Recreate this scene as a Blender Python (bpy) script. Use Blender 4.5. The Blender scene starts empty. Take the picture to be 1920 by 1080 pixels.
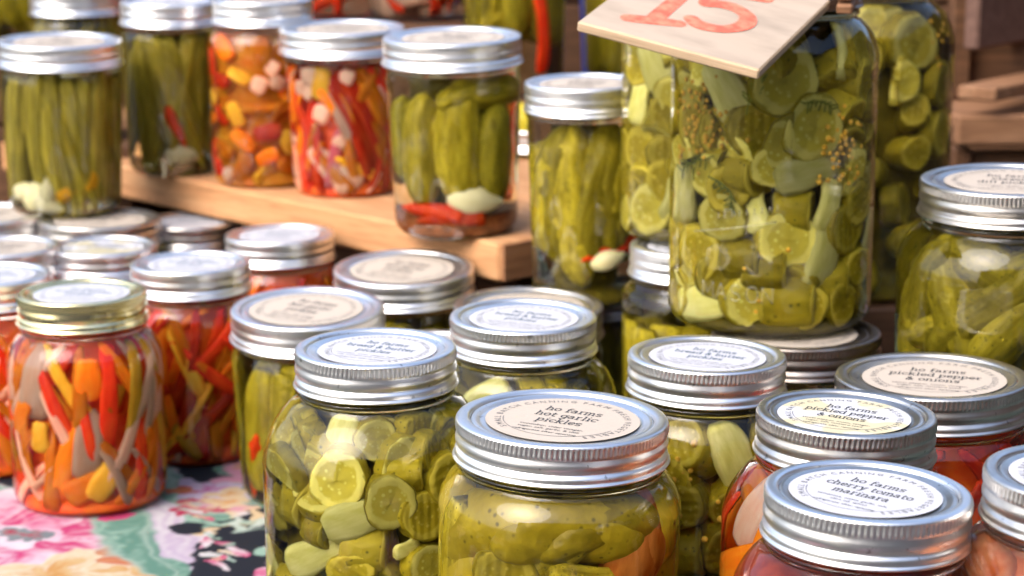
import bpy, math, random
import numpy as np
from mathutils import Matrix, Vector
random.seed(7); rng = np.random.default_rng(7)
S = bpy.context.scene
COL = S.collection
R_ = math.radians
# ------------------------------------------------------------------ camera
F = 3800.0; PITCH = R_(12.3); CH = 0.367
CAM = np.array([0.0, 0.0, CH])
RT = np.array([1.0, 0, 0]); FW = np.array([0, math.cos(PITCH), -math.sin(PITCH)]); UP = np.array([0, math.sin(PITCH), math.cos(PITCH)])
cd = bpy.data.cameras.new('camera'); cam = bpy.data.objects.new('camera', cd); COL.objects.link(cam)
cd.sensor_width = 36.0; cd.lens = F / 1920 * 36; cd.clip_start = 0.02; cd.clip_end = 500
cam.location = CAM; cam.rotation_euler = (math.pi / 2 - PITCH, 0, 0)
cd.dof.use_dof = True; cd.dof.focus_distance = 0.79; cd.dof.aperture_fstop = 13.5
S.camera = cam
# ------------------------------------------------------------------ sky, sun, exposure
SUN_EL, SUN_ROT = R_(46), R_(226)
w = bpy.data.worlds.new('World'); S.world = w; w.use_nodes = True
nt = w.node_tree; bg = nt.nodes['Background']
sky = nt.nodes.new('ShaderNodeTexSky'); sky.sky_type = 'NISHITA'; sky.sun_disc = False
sky.sun_elevation = SUN_EL; sky.sun_rotation = SUN_ROT; sky.air_density = 0.85; sky.dust_density = 3.4; sky.ozone_density = 0.5
nt.links.new(sky.outputs[0], bg.inputs[0]); bg.inputs[1].default_value = 0.15
sd = bpy.data.lights.new('sun', 'SUN'); sd.energy = 1.0; sd.angle = R_(46); sd.color = (1.0, 0.995, 0.985)
so = bpy.data.objects.new('sun', sd); COL.objects.link(so)
sdir = Vector((math.cos(SUN_EL) * math.sin(SUN_ROT), math.cos(SUN_EL) * math.cos(SUN_ROT), math.sin(SUN_EL)))
so.rotation_euler = sdir.to_track_quat('Z', 'Y').to_euler(); so.location = sdir * 5
S.view_settings.view_transform = 'Standard'; S.view_settings.look = 'None'
S.view_settings.exposure = 1.62; S.view_settings.gamma = 1.0; S.view_settings.use_curve_mapping = False
cy = S.cycles
cy.max_bounces = 22; cy.diffuse_bounces = 5; cy.glossy_bounces = 6; cy.transmission_bounces = 14; cy.transparent_max_bounces = 8
cy.caustics_reflective = False; cy.caustics_refractive = True; cy.blur_glossy = 0.6; cy.sample_clamp_indirect = 14.0
cy.use_denoising = True; cy.use_adaptive_sampling = False
try: cy.denoiser = 'OPENIMAGEDENOISE'
except Exception: pass

# ------------------------------------------------------------------ helpers
def ray(px, py): return FW + (px - 960) / F * RT - (py - 540) / F * UP
def unproj(px, py, D): return CAM + D * ray(px, py)
def on_z(px, py, z):
    r = ray(px, py); return CAM + r * ((z - CH) / r[2])

def mesh(name, V, Fc, mats, mi=None, smooth=True):
    me = bpy.data.meshes.new(name); me.from_pydata([tuple(v) for v in V], [], Fc)
    for m in mats: me.materials.append(m)
    if mi is not None: me.polygons.foreach_set('material_index', np.array(mi, dtype=np.int32))
    me.polygons.foreach_set('use_smooth', np.full(len(me.polygons), smooth, dtype=bool)); me.update()
    return me
def link(name, data, parent=None, mw=None):
    o = bpy.data.objects.new(name, data); COL.objects.link(o)
    if parent is not None: o.parent = parent
    if mw is not None: o.matrix_basis = mw
    return o
def tag(o, label, cat, group=None):
    o['label'] = label; o['category'] = cat
    if group: o['group'] = group
    return o
def structure(o): o['kind'] = 'structure'; return o
def mat4(R, p):
    m = Matrix.Identity(4)
    for i in range(3):
        for j in range(3): m[i][j] = float(R[i, j])
        m[i][3] = float(p[i])
    return m

class B:                                   # mesh builder
    def __init__(s): s.v = []; s.f = []; s.m = []
    def add(s, V, Fc, mi=0):
        n = len(s.v); s.v += [tuple(v) for v in V]; s.f += [tuple(i + n for i in f) for f in Fc]
        s.m += (list(mi) if hasattr(mi, '__len__') else [mi] * len(Fc))
    def box(s, c, d, bev=0.0015, rot=None, mi=0):
        d = np.array(d) / 2; b = min(bev, d.min() * .6); V = []
        idx = {}
        for sx in (-1, 1):
            for sy in (-1, 1):
                for sz in (-1, 1):
                    for k in range(3):
                        p = np.array([sx * (d[0] - b), sy * (d[1] - b), sz * (d[2] - b)]); p[k] += (sx, sy, sz)[k] * b
                        idx[(sx, sy, sz, k)] = len(V); V.append(p)
        V = np.array(V); Fc = []
        for k in range(3):
            a, c2 = [q for q in range(3) if q != k]
            for sg in (-1, 1):
                q = []
                for (s1, s2) in ((-1, -1), (1, -1), (1, 1), (-1, 1)):
                    t = [0, 0, 0]; t[k] = sg; t[a] = s1; t[c2] = s2; q.append(idx[(t[0], t[1], t[2], k)])
                Fc.append(q)
        for k in range(3):                 # edges along axis k
            a, c2 = [q for q in range(3) if q != k]
            for s1 in (-1, 1):
                for s2 in (-1, 1):
                    t0 = [0, 0, 0]; t0[k] = -1; t0[a] = s1; t0[c2] = s2; t1 = list(t0); t1[k] = 1
                    Fc.append([idx[(*t0, a)], idx[(*t0, c2)], idx[(*t1, c2)], idx[(*t1, a)]])
        for sx in (-1, 1):
            for sy in (-1, 1):
                for sz in (-1, 1): Fc.append([idx[(sx, sy, sz, k)] for k in range(3)])
        if rot is not None: V = V @ np.array(rot).T
        s.add(V + np.array(c), Fc, mi)
    def build(s, name, mats, parent=None, mw=None, smooth=False):
        me = mesh(name, s.v, s.f, mats, s.m, smooth)
        import bmesh
        bm = bmesh.new(); bm.from_mesh(me); bmesh.ops.recalc_face_normals(bm, faces=bm.faces[:]); bm.to_mesh(me); bm.free()
        return link(name, me, parent, mw)

def rotz(a): return np.array([[math.cos(a), -math.sin(a), 0], [math.sin(a), math.cos(a), 0], [0, 0, 1.0]])
def norm(v): v = np.array(v, float); return v / np.linalg.norm(v)

def lathe(prof, n, rad=None, close_top=False, close_bot=False):
    prof = np.array(prof); th = np.arange(n) * 2 * math.pi / n
    V = []
    for i, (r, z) in enumerate(prof):
        rr = np.full(n, r) if rad is None else rad(i, r, th)
        V.append(np.stack([rr * np.cos(th), rr * np.sin(th), np.full(n, z)], 1))
    V = np.concatenate(V); Fc = []
    for i in range(len(prof) - 1):
        a = i * n; b = a + n
        for j in range(n):
            k = (j + 1) % n; Fc.append((a + j, a + k, b + k, b + j))
    V = list(V)
    if close_bot: c = len(V); V.append(np.array([0, 0, prof[0][1]])); Fc += [(c, (j + 1) % n, j) for j in range(n)]
    if close_top:
        c = len(V); V.append(np.array([0, 0, prof[-1][1]])); a = (len(prof) - 1) * n; Fc += [(c, a + j, a + (j + 1) % n) for j in range(n)]
    return V, Fc

# ------------------------------------------------------------------ materials
def M(name, col=(.5, .5, .5), rough=.5, metal=0.0, spec=.5):
    m = bpy.data.materials.new(name); m.use_nodes = True; b = m.node_tree.nodes['Principled BSDF']
    b.inputs['Base Color'].default_value = (*col, 1); b.inputs['Roughness'].default_value = rough; b.inputs['Metallic'].default_value = metal
    b.inputs['Specular IOR Level'].default_value = spec
    return m, m.node_tree, b
def noise(t, scale, detail=4, coord='Object', rough=.55, vec=None, dist=0.0):
    tc = t.nodes.new('ShaderNodeTexCoord'); n = t.nodes.new('ShaderNodeTexNoise'); n.inputs['Scale'].default_value = scale
    n.inputs['Detail'].default_value = detail; n.inputs['Roughness'].default_value = rough; n.inputs['Distortion'].default_value = dist
    if vec:
        mp = t.nodes.new('ShaderNodeMapping'); mp.inputs['Scale'].default_value = vec; t.links.new(tc.outputs[coord], mp.inputs[0]); t.links.new(mp.outputs[0], n.inputs['Vector'])
    else: t.links.new(tc.outputs[coord], n.inputs['Vector'])
    return n.outputs['Fac']
def ramp(t, fac, stops):
    r = t.nodes.new('ShaderNodeValToRGB'); e = r.color_ramp.elements
    while len(e) < len(stops): e.new(.5)
    for q, (p, c) in zip(e, stops): q.position = p; q.color = (*c, 1) if len(c) == 3 else c
    t.links.new(fac, r.inputs[0]); return r.outputs[0]
def mix(t, fac, a, b, mode='MIX'):
    n = t.nodes.new('ShaderNodeMix'); n.data_type = 'RGBA'; n.blend_type = mode
    for k, v in ((0, fac), (6, a), (7, b)):
        if hasattr(v, 'is_linked') or hasattr(v, 'links'): t.links.new(v, n.inputs[k])
        elif isinstance(v, (int, float)): n.inputs[k].default_value = v
        else: n.inputs[k].default_value = (*v, 1)
    return n.outputs[2]
def bump(t, b, h, strength=.3, dist=.001):
    n = t.nodes.new('ShaderNodeBump'); n.inputs['Strength'].default_value = strength; n.inputs['Distance'].default_value = dist
    t.links.new(h, n.inputs['Height']); t.links.new(n.outputs[0], b.inputs['Normal'])
def rnd(t):
    o = t.nodes.new('ShaderNodeObjectInfo'); return o.outputs['Random']

def glass_mat(name, tint):
    m, t, b = M(name, tint, 0.0); b.inputs['Transmission Weight'].default_value = 1.0; b.inputs['IOR'].default_value = 1.40
    h = noise(t, 42, 2.5); bump(t, b, h, .28, .0014)
    return m
GL = {'green': glass_mat('glass_over_green_brine', (.985, .96, .69)), 'red': glass_mat('glass_over_red_brine', (1.0, .93, .86)),
      'clear': glass_mat('clear_glass', (.96, .97, .95)), 'dark': glass_mat('glass_over_dark_brine', (.93, .88, .62)), 'amber': glass_mat('glass_over_amber_brine', (.98, .93, .66))}
def metal_mat(name, col, rough, grime, gcol):
    m, t, b = M(name, col, rough, 1.0)
    n = noise(t, 60, 5); n2 = noise(t, 420, 3)
    f = ramp(t, n, [(.50 - grime * .25, (0, 0, 0)), (.72, (1, 1, 1))])
    f2 = mix(t, grime, (0, 0, 0), f)
    c = mix(t, f2, col, gcol); c = mix(t, ramp(t, noise(t, 260, 2), [(.69, (0, 0, 0)), (.74, (.7, .7, .7))]), c, tuple(q * .45 for q in gcol)); t.links.new(c, b.inputs['Base Color'])
    r = t.nodes.new('ShaderNodeMapRange'); t.links.new(n2, r.inputs[0]); r.inputs[3].default_value = rough * .9; r.inputs[4].default_value = rough * 1.15
    t.links.new(r.outputs[0], b.inputs['Roughness']); bump(t, b, n2, .006, .0002)
    return m
MET = {'zinc': metal_mat('zinc_plated_steel', (.81, .81, .805), .34, .18, (.62, .60, .57)),
       'dull': metal_mat('weathered_tin', (.66, .64, .61), .33, .7, (.36, .33, .28)),
       'gold': metal_mat('gold_lacquered_tin', (.84, .74, .42), .24, .2, (.70, .58, .30)),
       'dark': metal_mat('dark_rusty_tin', (.36, .33, .30), .36, .8, (.16, .10, .07))}
def paper(name, col, stain=None):
    m, t, b = M(name, col, .75, 0, .25)
    n = noise(t, 900, 3); bump(t, b, noise(t, 45, 3), .25, .0015); c = mix(t, n, tuple(x * .93 for x in col), tuple(min(1, x * 1.05) for x in col))
    if stain:
        f = ramp(t, noise(t, 38, 2), [(.47, (0, 0, 0)), (.53, (1, 1, 1))]); c = mix(t, f, c, stain)
    t.links.new(c, b.inputs['Base Color']); return m
PAP = {'white': paper('white_paper', (.45, .45, .475)), 'kraft': paper('kraft_paper', (.43, .37, .305)), 'stain': paper('stained_paper', (.46, .46, .475), (.475, .425, .28))}
INK = M('black_ink', (.025, .03, .035), .7)[0]; INKG = M('grey_ink', (.11, .11, .115), .7)[0]; INKB = M('teal_ink', (.04, .09, .13), .7)[0]

def veg(name, c0, c1, scale=90, rough=.38, spots=None, streak=None, trans=0.0, spotscale=260, tcol=None, bstr=.5):
    m, t, b = M(name, c0, rough, 0, .12)
    n = noise(t, scale, 4, vec=streak); r = rnd(t)
    c = mix(t, ramp(t, n, [(.34, (0, 0, 0)), (.68, (1, 1, 1))]), c0, c1)
    hv = t.nodes.new('ShaderNodeHueSaturation'); mr = t.nodes.new('ShaderNodeMapRange'); t.links.new(r, mr.inputs[0]); mr.inputs[3].default_value = .62; mr.inputs[4].default_value = 1.3
    t.links.new(mr.outputs[0], hv.inputs['Value']); t.links.new(c, hv.inputs['Color']); c = hv.outputs[0]
    if spots:
        vo = t.nodes.new('ShaderNodeTexVoronoi'); vo.inputs['Scale'].default_value = spotscale
        tc = t.nodes.new('ShaderNodeTexCoord'); t.links.new(tc.outputs['Object'], vo.inputs['Vector'])
        f = ramp(t, vo.outputs['Distance'], [(.10, (1, 1, 1)), (.24, (0, 0, 0))])
        c = mix(t, f, c, spots)
        bump(t, b, vo.outputs['Distance'], bstr, .0008)
    else: bump(t, b, n, bstr, .001)
    t.links.new(c, b.inputs['Base Color'])
    if trans:
        tr = t.nodes.new('ShaderNodeBsdfTranslucent'); t.links.new(c, tr.inputs[0]) if tcol is None else None
        if tcol is not None: tr.inputs[0].default_value = (*tcol, 1)
        mx = t.nodes.new('ShaderNodeMixShader'); mx.inputs[0].default_value = trans
        out = [q for q in t.nodes if q.type == 'OUTPUT_MATERIAL'][0]
        t.links.new(b.outputs[0], mx.inputs[1]); t.links.new(tr.outputs[0], mx.inputs[2]); t.links.new(mx.outputs[0], out.inputs[0])
    return m
def cutface(name, mid, pale, core, a=.0135, ridge=0.0):
    m, t, b = M(name, mid, .35, 0, .15); tc = t.nodes.new('ShaderNodeTexCoord'); sp = t.nodes.new('ShaderNodeSeparateXYZ'); t.links.new(tc.outputs['Object'], sp.inputs[0])
    cb_ = t.nodes.new('ShaderNodeCombineXYZ'); t.links.new(sp.outputs[0], cb_.inputs[0]); t.links.new(sp.outputs[1], cb_.inputs[1])
    ln = t.nodes.new('ShaderNodeVectorMath'); ln.operation = 'LENGTH'; t.links.new(cb_.outputs[0], ln.inputs[0])
    n = noise(t, 190, 3); ad = t.nodes.new('ShaderNodeMath'); ad.operation = 'MULTIPLY_ADD'; t.links.new(ln.outputs['Value'], ad.inputs[0]); ad.inputs[1].default_value = 1 / a
    sc = t.nodes.new('ShaderNodeMath'); sc.operation = 'MULTIPLY_ADD'; t.links.new(n, sc.inputs[0]); sc.inputs[1].default_value = .34; sc.inputs[2].default_value = -.17; t.links.new(sc.outputs[0], ad.inputs[2])
    c = ramp(t, ad.outputs[0], [(.0, core), (.30, core), (.45, mid), (.62, mid), (.70, pale), (.90, pale), (.97, tuple(q * .62 for q in mid))])
    vo = t.nodes.new('ShaderNodeTexVoronoi'); vo.inputs['Scale'].default_value = 300; mp = t.nodes.new('ShaderNodeMapping'); mp.inputs['Scale'].default_value = (1, 1, .2); t.links.new(tc.outputs['Object'], mp.inputs[0]); t.links.new(mp.outputs[0], vo.inputs['Vector'])
    f1 = ramp(t, vo.outputs['Distance'], [(.18, (1, 1, 1)), (.34, (0, 0, 0))]); f2 = ramp(t, ad.outputs[0], [(.22, (0, 0, 0)), (.32, (.75, .75, .75)), (.60, (.75, .75, .75)), (.68, (0, 0, 0))])
    f = mix(t, 1.0, f1, f2, 'MULTIPLY'); c = mix(t, f, c, tuple(min(.9, q * 1.12 + .03) for q in pale))
    n4 = noise(t, 55, 3); c = mix(t, ramp(t, n4, [(.45, (0, 0, 0)), (.75, (.55, .55, .55))]), c, tuple(q * .62 for q in mid))
    hv = t.nodes.new('ShaderNodeHueSaturation'); mr = t.nodes.new('ShaderNodeMapRange'); t.links.new(rnd(t), mr.inputs[0]); mr.inputs[3].default_value = .62; mr.inputs[4].default_value = 1.25
    t.links.new(mr.outputs[0], hv.inputs['Value']); t.links.new(c, hv.inputs['Color']); c = hv.outputs[0]
    t.links.new(c, b.inputs['Base Color']); 
    sn = t.nodes.new('ShaderNodeMath'); sn.operation = 'MULTIPLY'; sn.inputs[1].default_value = 1500.0; t.links.new(sp.outputs[0], sn.inputs[0]); s2 = t.nodes.new('ShaderNodeMath'); s2.operation = 'SINE'; t.links.new(sn.outputs[0], s2.inputs[0])
    s3 = t.nodes.new('ShaderNodeMath'); s3.operation = 'MULTIPLY_ADD'; s3.inputs[1].default_value = ridge; t.links.new(s2.outputs[0], s3.inputs[0]); t.links.new(ad.outputs[0], s3.inputs[2]); bump(t, b, s3.outputs[0], .45, .002)
    tr = t.nodes.new('ShaderNodeBsdfTranslucent'); t.links.new(c, tr.inputs[0]); mx = t.nodes.new('ShaderNodeMixShader'); mx.inputs[0].default_value = .3
    out = [q for q in t.nodes if q.type == 'OUTPUT_MATERIAL'][0]; t.links.new(b.outputs[0], mx.inputs[1]); t.links.new(tr.outputs[0], mx.inputs[2]); t.links.new(mx.outputs[0], out.inputs[0]); return m
V_ = {
 'flesh': cutface('pickle_flesh', (.64, .54, .075), (.84, .76, .22), (.60, .51, .08)),
 'flesh2': cutface('olive_pickle_flesh', (.43, .335, .020), (.60, .49, .065), (.39, .305, .020), ridge=.22),
 'skin': veg('pickle_skin', (.19, .148, .008), (.36, .285, .020), 80, .35, spots=(.09, .08, .008), streak=(1, 1, .3)),
 'gherk': veg('gherkin_skin', (.20, .155, .008), (.46, .37, .030), 70, .32, spots=(.11, .105, .012), streak=(3, .5, 3), spotscale=330),
 'gherkd': veg('dark_gherkin_skin', (.12, .10, .007), (.28, .235, .02), 70, .32, spots=(.06, .06, .008), streak=(3, .5, 3), spotscale=330),
 'hotg': veg('olive_gherkin_skin', (.24, .18, .008), (.40, .31, .018), 40, .3, spots=(.13, .10, .007), spotscale=150, bstr=.45),
 'okra': veg('okra_skin', (.16, .13, .014), (.40, .33, .045), 60, .35, streak=(4, .4, 4)),
 'onion': veg('onion_flesh', (.66, .63, .19), (.86, .83, .40), 90, .35, trans=.3, streak=(3, .6, 3)),
 'pale': veg('pale_onion', (.93, .60, .40), (.96, .74, .55), 90, .35, trans=.5, streak=(3, .6, 3)),
 'red': veg('red_pepper', (.74, .030, .010), (.90, .10, .018), 60, .25, trans=.4, streak=(3, .6, 3)),
 'orange': veg('orange_pepper', (.92, .22, .008), (.97, .38, .022), 60, .25, trans=.4, streak=(3, .6, 3)),
 'yellow': veg('yellow_pepper', (.86, .42, .02), (.92, .55, .05), 60, .25, trans=.25, streak=(3, .6, 3)),
 'pink': veg('pink_radish', (.72, .06, .10), (.80, .30, .28), 60, .3, trans=.2),
 'garlic': veg('garlic', (.84, .79, .56), (.92, .88, .70), 60, .3, streak=(3, .5, 3), trans=.15),
 'amber': veg('amber_garlic', (.24, .055, .008), (.52, .19, .04), 45, .28, streak=(3, .5, 3), trans=.25),
 'mustard': veg('mustard_seed', (.78, .44, .05), (.88, .56, .10), 300, .4),
 'dill': veg('dill_weed', (.16, .19, .03), (.26, .28, .06), 200, .5),
 'sauce': veg('tomato_sauce', (.20, .018, .006), (.38, .060, .016), 90, .4),
 'mash': veg('packed_red_peppers', (.84, .055, .012), (.94, .20, .016), 75, .3, trans=.2), 'mash2': veg('packed_orange_peppers', (.90, .20, .01), (.95, .42, .03), 75, .3, trans=.2),
 'gap_shade': veg('shade_core', (.045, .034, .004), (.13, .10, .010), 60, .5),  # near-black olive, paints in the shade deep between the pickles
 'sediment': veg('spice_sediment', (.10, .03, .012), (.20, .06, .02), 200, .5),
 'salsa': veg('pink_salsa', (.80, .18, .05), (.90, .42, .20), 120, .35, trans=.2),
 'chili': veg('chili_flake', (.40, .03, .01), (.55, .05, .02), 90, .35),
}
def wood(name, c0, c1, c2, ax=(1, 14, 14), scale=9, rough=.7):
    m, t, b = M(name, c0, rough, 0, .25)
    n = noise(t, scale, 6, vec=ax, dist=.6); n2 = noise(t, scale * 5, 4, vec=ax); n3 = noise(t, 14, 3)
    c = ramp(t, n, [(.3, c0), (.5, c1), (.72, c2)])
    c = mix(t, ramp(t, n2, [(.45, (0, 0, 0)), (.75, (.6, .6, .6))]), c, tuple(x * .55 for x in c0))
    c = mix(t, ramp(t, n3, [(.55, (0, 0, 0)), (.8, (.5, .5, .5))]), c, tuple(x * .6 for x in c1))
    t.links.new(c, b.inputs['Base Color']); bump(t, b, n2, .3, .001); return m
W_LIGHT = wood('raw_pine', (.44, .205, .085), (.52, .26, .115), (.60, .34, .165))
W_END = wood('pine_end_grain', (.24, .105, .05), (.32, .15, .07), (.38, .19, .10), (14, 1, 14))
W_DARK = wood('stained_dark_wood', (.066, .030, .013), (.095, .043, .019), (.135, .062, .029))
W_MID = wood('brown_crate_wood', (.17, .080, .038), (.23, .112, .054), (.29, .155, .082))
W_GREY = wood('weathered_board', (.10, .052, .038), (.13, .07, .05), (.16, .09, .066))
W_PLY = wood('plywood_face', (.38, .30, .225), (.395, .315, .24), (.41, .33, .255), (1, 3, 1), 4)
W_PLYE = wood('plywood_edge', (.42, .29, .17), (.52, .37, .23), (.62, .47, .32), (1, 1, 60), 6)
RED_PAINT = M('red_paint', (.80, .115, .060), .6)[0]
t_ = RED_PAINT.node_tree; b_ = t_.nodes['Principled BSDF']
t_.links.new(ramp(t_, noise(t_, 160, 4), [(.35, (.84, .20, .11)), (.6, (.78, .09, .045))]), b_.inputs['Base Color'])

# ------------------------------------------------------------------ structure: ground and table
g = B(); g.add([(-40, -40, -.78), (40, -40, -.78), (40, 40, -.78), (-40, 40, -.78)], [(0, 1, 2, 3)])
gm, gt, gb = M('asphalt', (.05, .05, .05), .9)
gt.links.new(ramp(gt, noise(gt, 3, 8), [(.3, (.035, .035, .036)), (.7, (.075, .073, .07))]), gb.inputs['Base Color'])
structure(g.build('ground', [gm]))
tb = link('market_table', None); tb.location = (0, 1.25, -.78)
tag(tb, 'market table hidden under the floral tablecloth', 'table')
q = B(); q.box((0, 0, .755), (2.0, 1.7, .035)); q.build('table_top', [W_MID], tb)
for sx in (-1, 1):
    for sy in (-1, 1):
        q = B(); q.box((sx * .92, sy * .78, .3675), (.06, .06, .735)); q.build('leg', [W_MID], tb)

def slab_sheet(name, c, d, col):
    q = B(); q.box(c, d, .002); o = q.build(name, [M(name + '_canvas', col, .9, 0, .1)[0]]); return structure(o)
slab_sheet('added_wall_front', (1.5, -5.0, 1.5), (13, .2, 4.5), (.10, .085, .075))  # unseen wall added behind the camera, something dark for the glass to reflect
slab_sheet('added_wall_back', (.45, 2.62, -.03), (3.3, .02, 1.48), (.42, .40, .37))  # hidden wall added as a mid tone for the lid tops to reflect
slab_sheet('added_wall_right', (1.75, .9, .25), (.02, 3.4, 2.0), (.05, .035, .03))  # unseen dark wall added to darken reflections on the jars' right sides

# tablecloth with painted flowers: vertex colours of the printed pattern
def vnoise(x, y, f, seed):
    r = np.random.default_rng(seed); T = r.random((64, 64)); X = x * f; Y = y * f
    xi = np.floor(X).astype(int); yi = np.floor(Y).astype(int); u = X - xi; v = Y - yi; u = u * u * (3 - 2 * u); v = v * v * (3 - 2 * v)
    g4 = lambda a, b: T[a % 64, b % 64]
    return (g4(xi, yi) * (1 - u) + g4(xi + 1, yi) * u) * (1 - v) + (g4(xi, yi + 1) * (1 - u) + g4(xi + 1, yi + 1) * u) * v
xs = np.concatenate([np.arange(-.99, -.42, .008), np.arange(-.42, -.05, .0013), np.arange(-.05, .991, .008)])
ys = np.concatenate([np.arange(.41, .72, .008), np.arange(.72, 1.22, .0016), np.arange(1.22, 2.095, .008)])
GX, GY = np.meshgrid(xs, ys)
def cloth_colours():
    C = np.zeros(GX.shape + (3,)); C[:] = (.020, .024, .034)
    wx = GX + .010 * (vnoise(GX, GY, 45, 1) - .5) + .005 * (vnoise(GX, GY, 130, 2) - .5)
    wy = GY + .010 * (vnoise(GX, GY, 45, 3) - .5) + .005 * (vnoise(GX, GY, 130, 4) - .5)
    N1 = vnoise(wx, wy, 160, 5); N2 = vnoise(wx * 1.0, wy, 330, 6)
    r = np.random.default_rng(11)
    def petal(x, y, a, L, W, c0, c1, edge=None, streak=.5):
        ca, sa = math.cos(a), math.sin(a); dx = wx - x; dy = wy - y
        sel = (abs(dx) < L * 1.3) & (abs(dy) < L * 1.3)
        if not sel.any(): return
        u = (dx[sel] * ca + dy[sel] * sa) / L; v = (-dx[sel] * sa + dy[sel] * ca) / W
        wdt = np.sqrt(np.clip(u * (1.04 - u) * 3.6, 0, None)) + 1e-6
        d = abs(v) / wdt; inside = (u > 0) & (u < 1.04)
        a_ = np.clip((1.0 - d) / .16, 0, 1) * inside * np.clip((1.04 - u) / .06, 0, 1)
        st = .5 + .5 * np.sin(v * 9 + 5 * N1[sel] + x * 900); k = np.clip(u * 1.1 - .1 + streak * (st - .5) * .8 + (N2[sel] - .5) * .5, 0, 1)[:, None]
        c = np.array(c0) * (1 - k) + np.array(c1) * k
        if edge is not None:
            e = np.clip((d - .68) / .22, 0, 1)[:, None] * .8; c = c * (1 - e) + np.array(edge) * e
        C[sel] = C[sel] * (1 - a_[:, None]) + c * a_[:, None]
    WH = (.82, .74, .76); PK = (.66, .07, .22); LP = (.76, .34, .47); CR = (.80, .60, .36); OR = (.72, .34, .11); GN = (.14, .30, .23); LG = (.36, .54, .43); DG = (.025, .07, .065); MG = (.50, .03, .10); LI = (.58, .42, .66)
    def flower(x, y, rad, inner, outer, mid, n=9, edge=None):
        for k in range(n):
            a = k * 6.283 / n + r.random(); petal(x, y, a, rad * (.85 + .3 * r.random()), rad * .30, mid, outer, edge)
        for k in range(n):
            a = k * 6.283 / n + r.random() * 2; petal(x, y, a, rad * (.5 + .3 * r.random()), rad * .22, inner, outer if r.random() < .5 else mid, edge)
        for k in range(6):
            a = r.random() * 6.283; petal(x, y, a, rad * .3, rad * .10, inner, mid)
    def leaf(x, y, a, L, W): petal(x, y, a, L, W, GN if r.random() < .6 else DG, LG, edge=DG if r.random() < .5 else WH, streak=.9)
    # random ground of leaves, sprigs and small flowers everywhere
    for _ in range(1100):
        x = r.uniform(-1, 1); y = r.uniform(.4, 2.1)
        if r.random() < .6 or not (-.45 < x < 0): leaf(x, y, r.random() * 6.3, r.uniform(.03, .075), r.uniform(.006, .014))
    for _ in range(170):
        x = r.uniform(-1, 1); y = r.uniform(.4, 2.1); k = r.random()
        if k < .3: flower(x, y, r.uniform(.018, .04), PK, WH, LP)
        elif k < .55: flower(x, y, r.uniform(.015, .035), OR, CR, CR)
        elif k < .75: flower(x, y, r.uniform(.008, .016), CR, MG, MG, 5)
        else: flower(x, y, r.uniform(.008, .018), PK, LI, LI, 6)
    P = lambda px, py: on_z(px, py, 0)[:2]
    # the flowers at the front left corner, where the cloth shows
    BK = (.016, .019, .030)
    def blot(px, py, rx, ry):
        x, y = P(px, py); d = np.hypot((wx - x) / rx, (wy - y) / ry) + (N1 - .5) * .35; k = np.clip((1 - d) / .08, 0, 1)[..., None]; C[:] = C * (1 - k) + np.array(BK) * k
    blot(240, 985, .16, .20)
    for (px, py, a, L, W) in ((20, 925, .2, .06, .014), (70, 915, .9, .05, .012), (110, 930, 2.9, .06, .012), (300, 935, .35, .10, .020), (330, 960, .2, .09, .022), (280, 970, .8, .08, .02), (350, 905, 2.7, .10, .020), (400, 890, .4, .07, .018), (430, 955, .15, .08, .012), (440, 935, .5, .07, .014), (460, 985, 2.9, .09, .006), (300, 1000, -.3, .09, .024), (330, 1075, 1.9, .16, .034), (372, 1082, 1.75, .12, .018), (420, 1075, 2.2, .08, .008), (455, 1060, 2.4, .07, .006)):
        x, y = P(px, py); leaf(x, y, a, L, W)
    for (px, py, a, L, W) in ((395, 1078, 1.95, .13, .014), (300, 945, .3, .08, .010), (262, 955, .7, .06, .010), (330, 935, .25, .07, .008)):
        x, y = P(px, py); petal(x, y, a, L, W, (.62, .48, .62), (.74, .66, .72), edge=LG, streak=.9)
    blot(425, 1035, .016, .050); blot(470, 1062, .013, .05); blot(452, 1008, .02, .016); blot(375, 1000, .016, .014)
    for (px, py, s) in ((130, 1005, .044), (30, 1035, .050), (70, 965, .056)):
        x, y = P(px, py); flower(x, y, s, PK, (.84, .76, .82), (.80, .52, .64), 11, edge=(.80, .60, .70))
    for (px, py, a, L, W) in ((100, 1000, .3, .055, .016), (150, 985, .5, .05, .014), (110, 1030, .1, .06, .016), (20, 990, 1.2, .05, .012), (60, 1020, -.3, .05, .014)):
        x, y = P(px, py); petal(x, y, a, L, W, (.62, .06, .20), (.80, .42, .52), edge=(.84, .70, .76), streak=1.0)
    for (px, py, s) in ((45, 1008, .012), (20, 1004, .010)):
        x, y = P(px, py); flower(x, y, s, (.45, .02, .06), (.22, .25, .27), (.30, .32, .32), 7)
    for (px, py, s) in ((235, 1068, .040), (285, 1085, .030), (110, 1080, .034)):
        x, y = P(px, py); flower(x, y, s, (.66, .33, .10), (.80, .66, .46), (.74, .52, .26), 9, edge=(.84, .76, .62))
    for (px, py, a, L, W) in ((195, 1040, .55, .045, .020), (205, 1030, .35, .05, .015), (190, 1055, .1, .05, .016)):
        x, y = P(px, py); petal(x, y, a, L, W, (.62, .20, .10), (.74, .48, .20), edge=(.82, .72, .56), streak=.6)
    x, y = P(235, 1045); petal(x, y, .1, .030, .012, (.82, .78, .72), (.84, .80, .76))
    for (px, py, a, L, W) in ((318, 1090, 1.85, .21, .034), (352, 1092, 1.8, .16, .020), (300, 985, .1, .07, .018)):
        x, y = P(px, py); petal(x, y, a, L, W, GN, LG, edge=(.46, .58, .50), streak=.9)
    x, y = P(372, 1085); petal(x, y, 1.9, .15, .012, (.60, .48, .62), (.76, .70, .74), streak=.9)
    blot(425, 1052, .022, .075)
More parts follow.
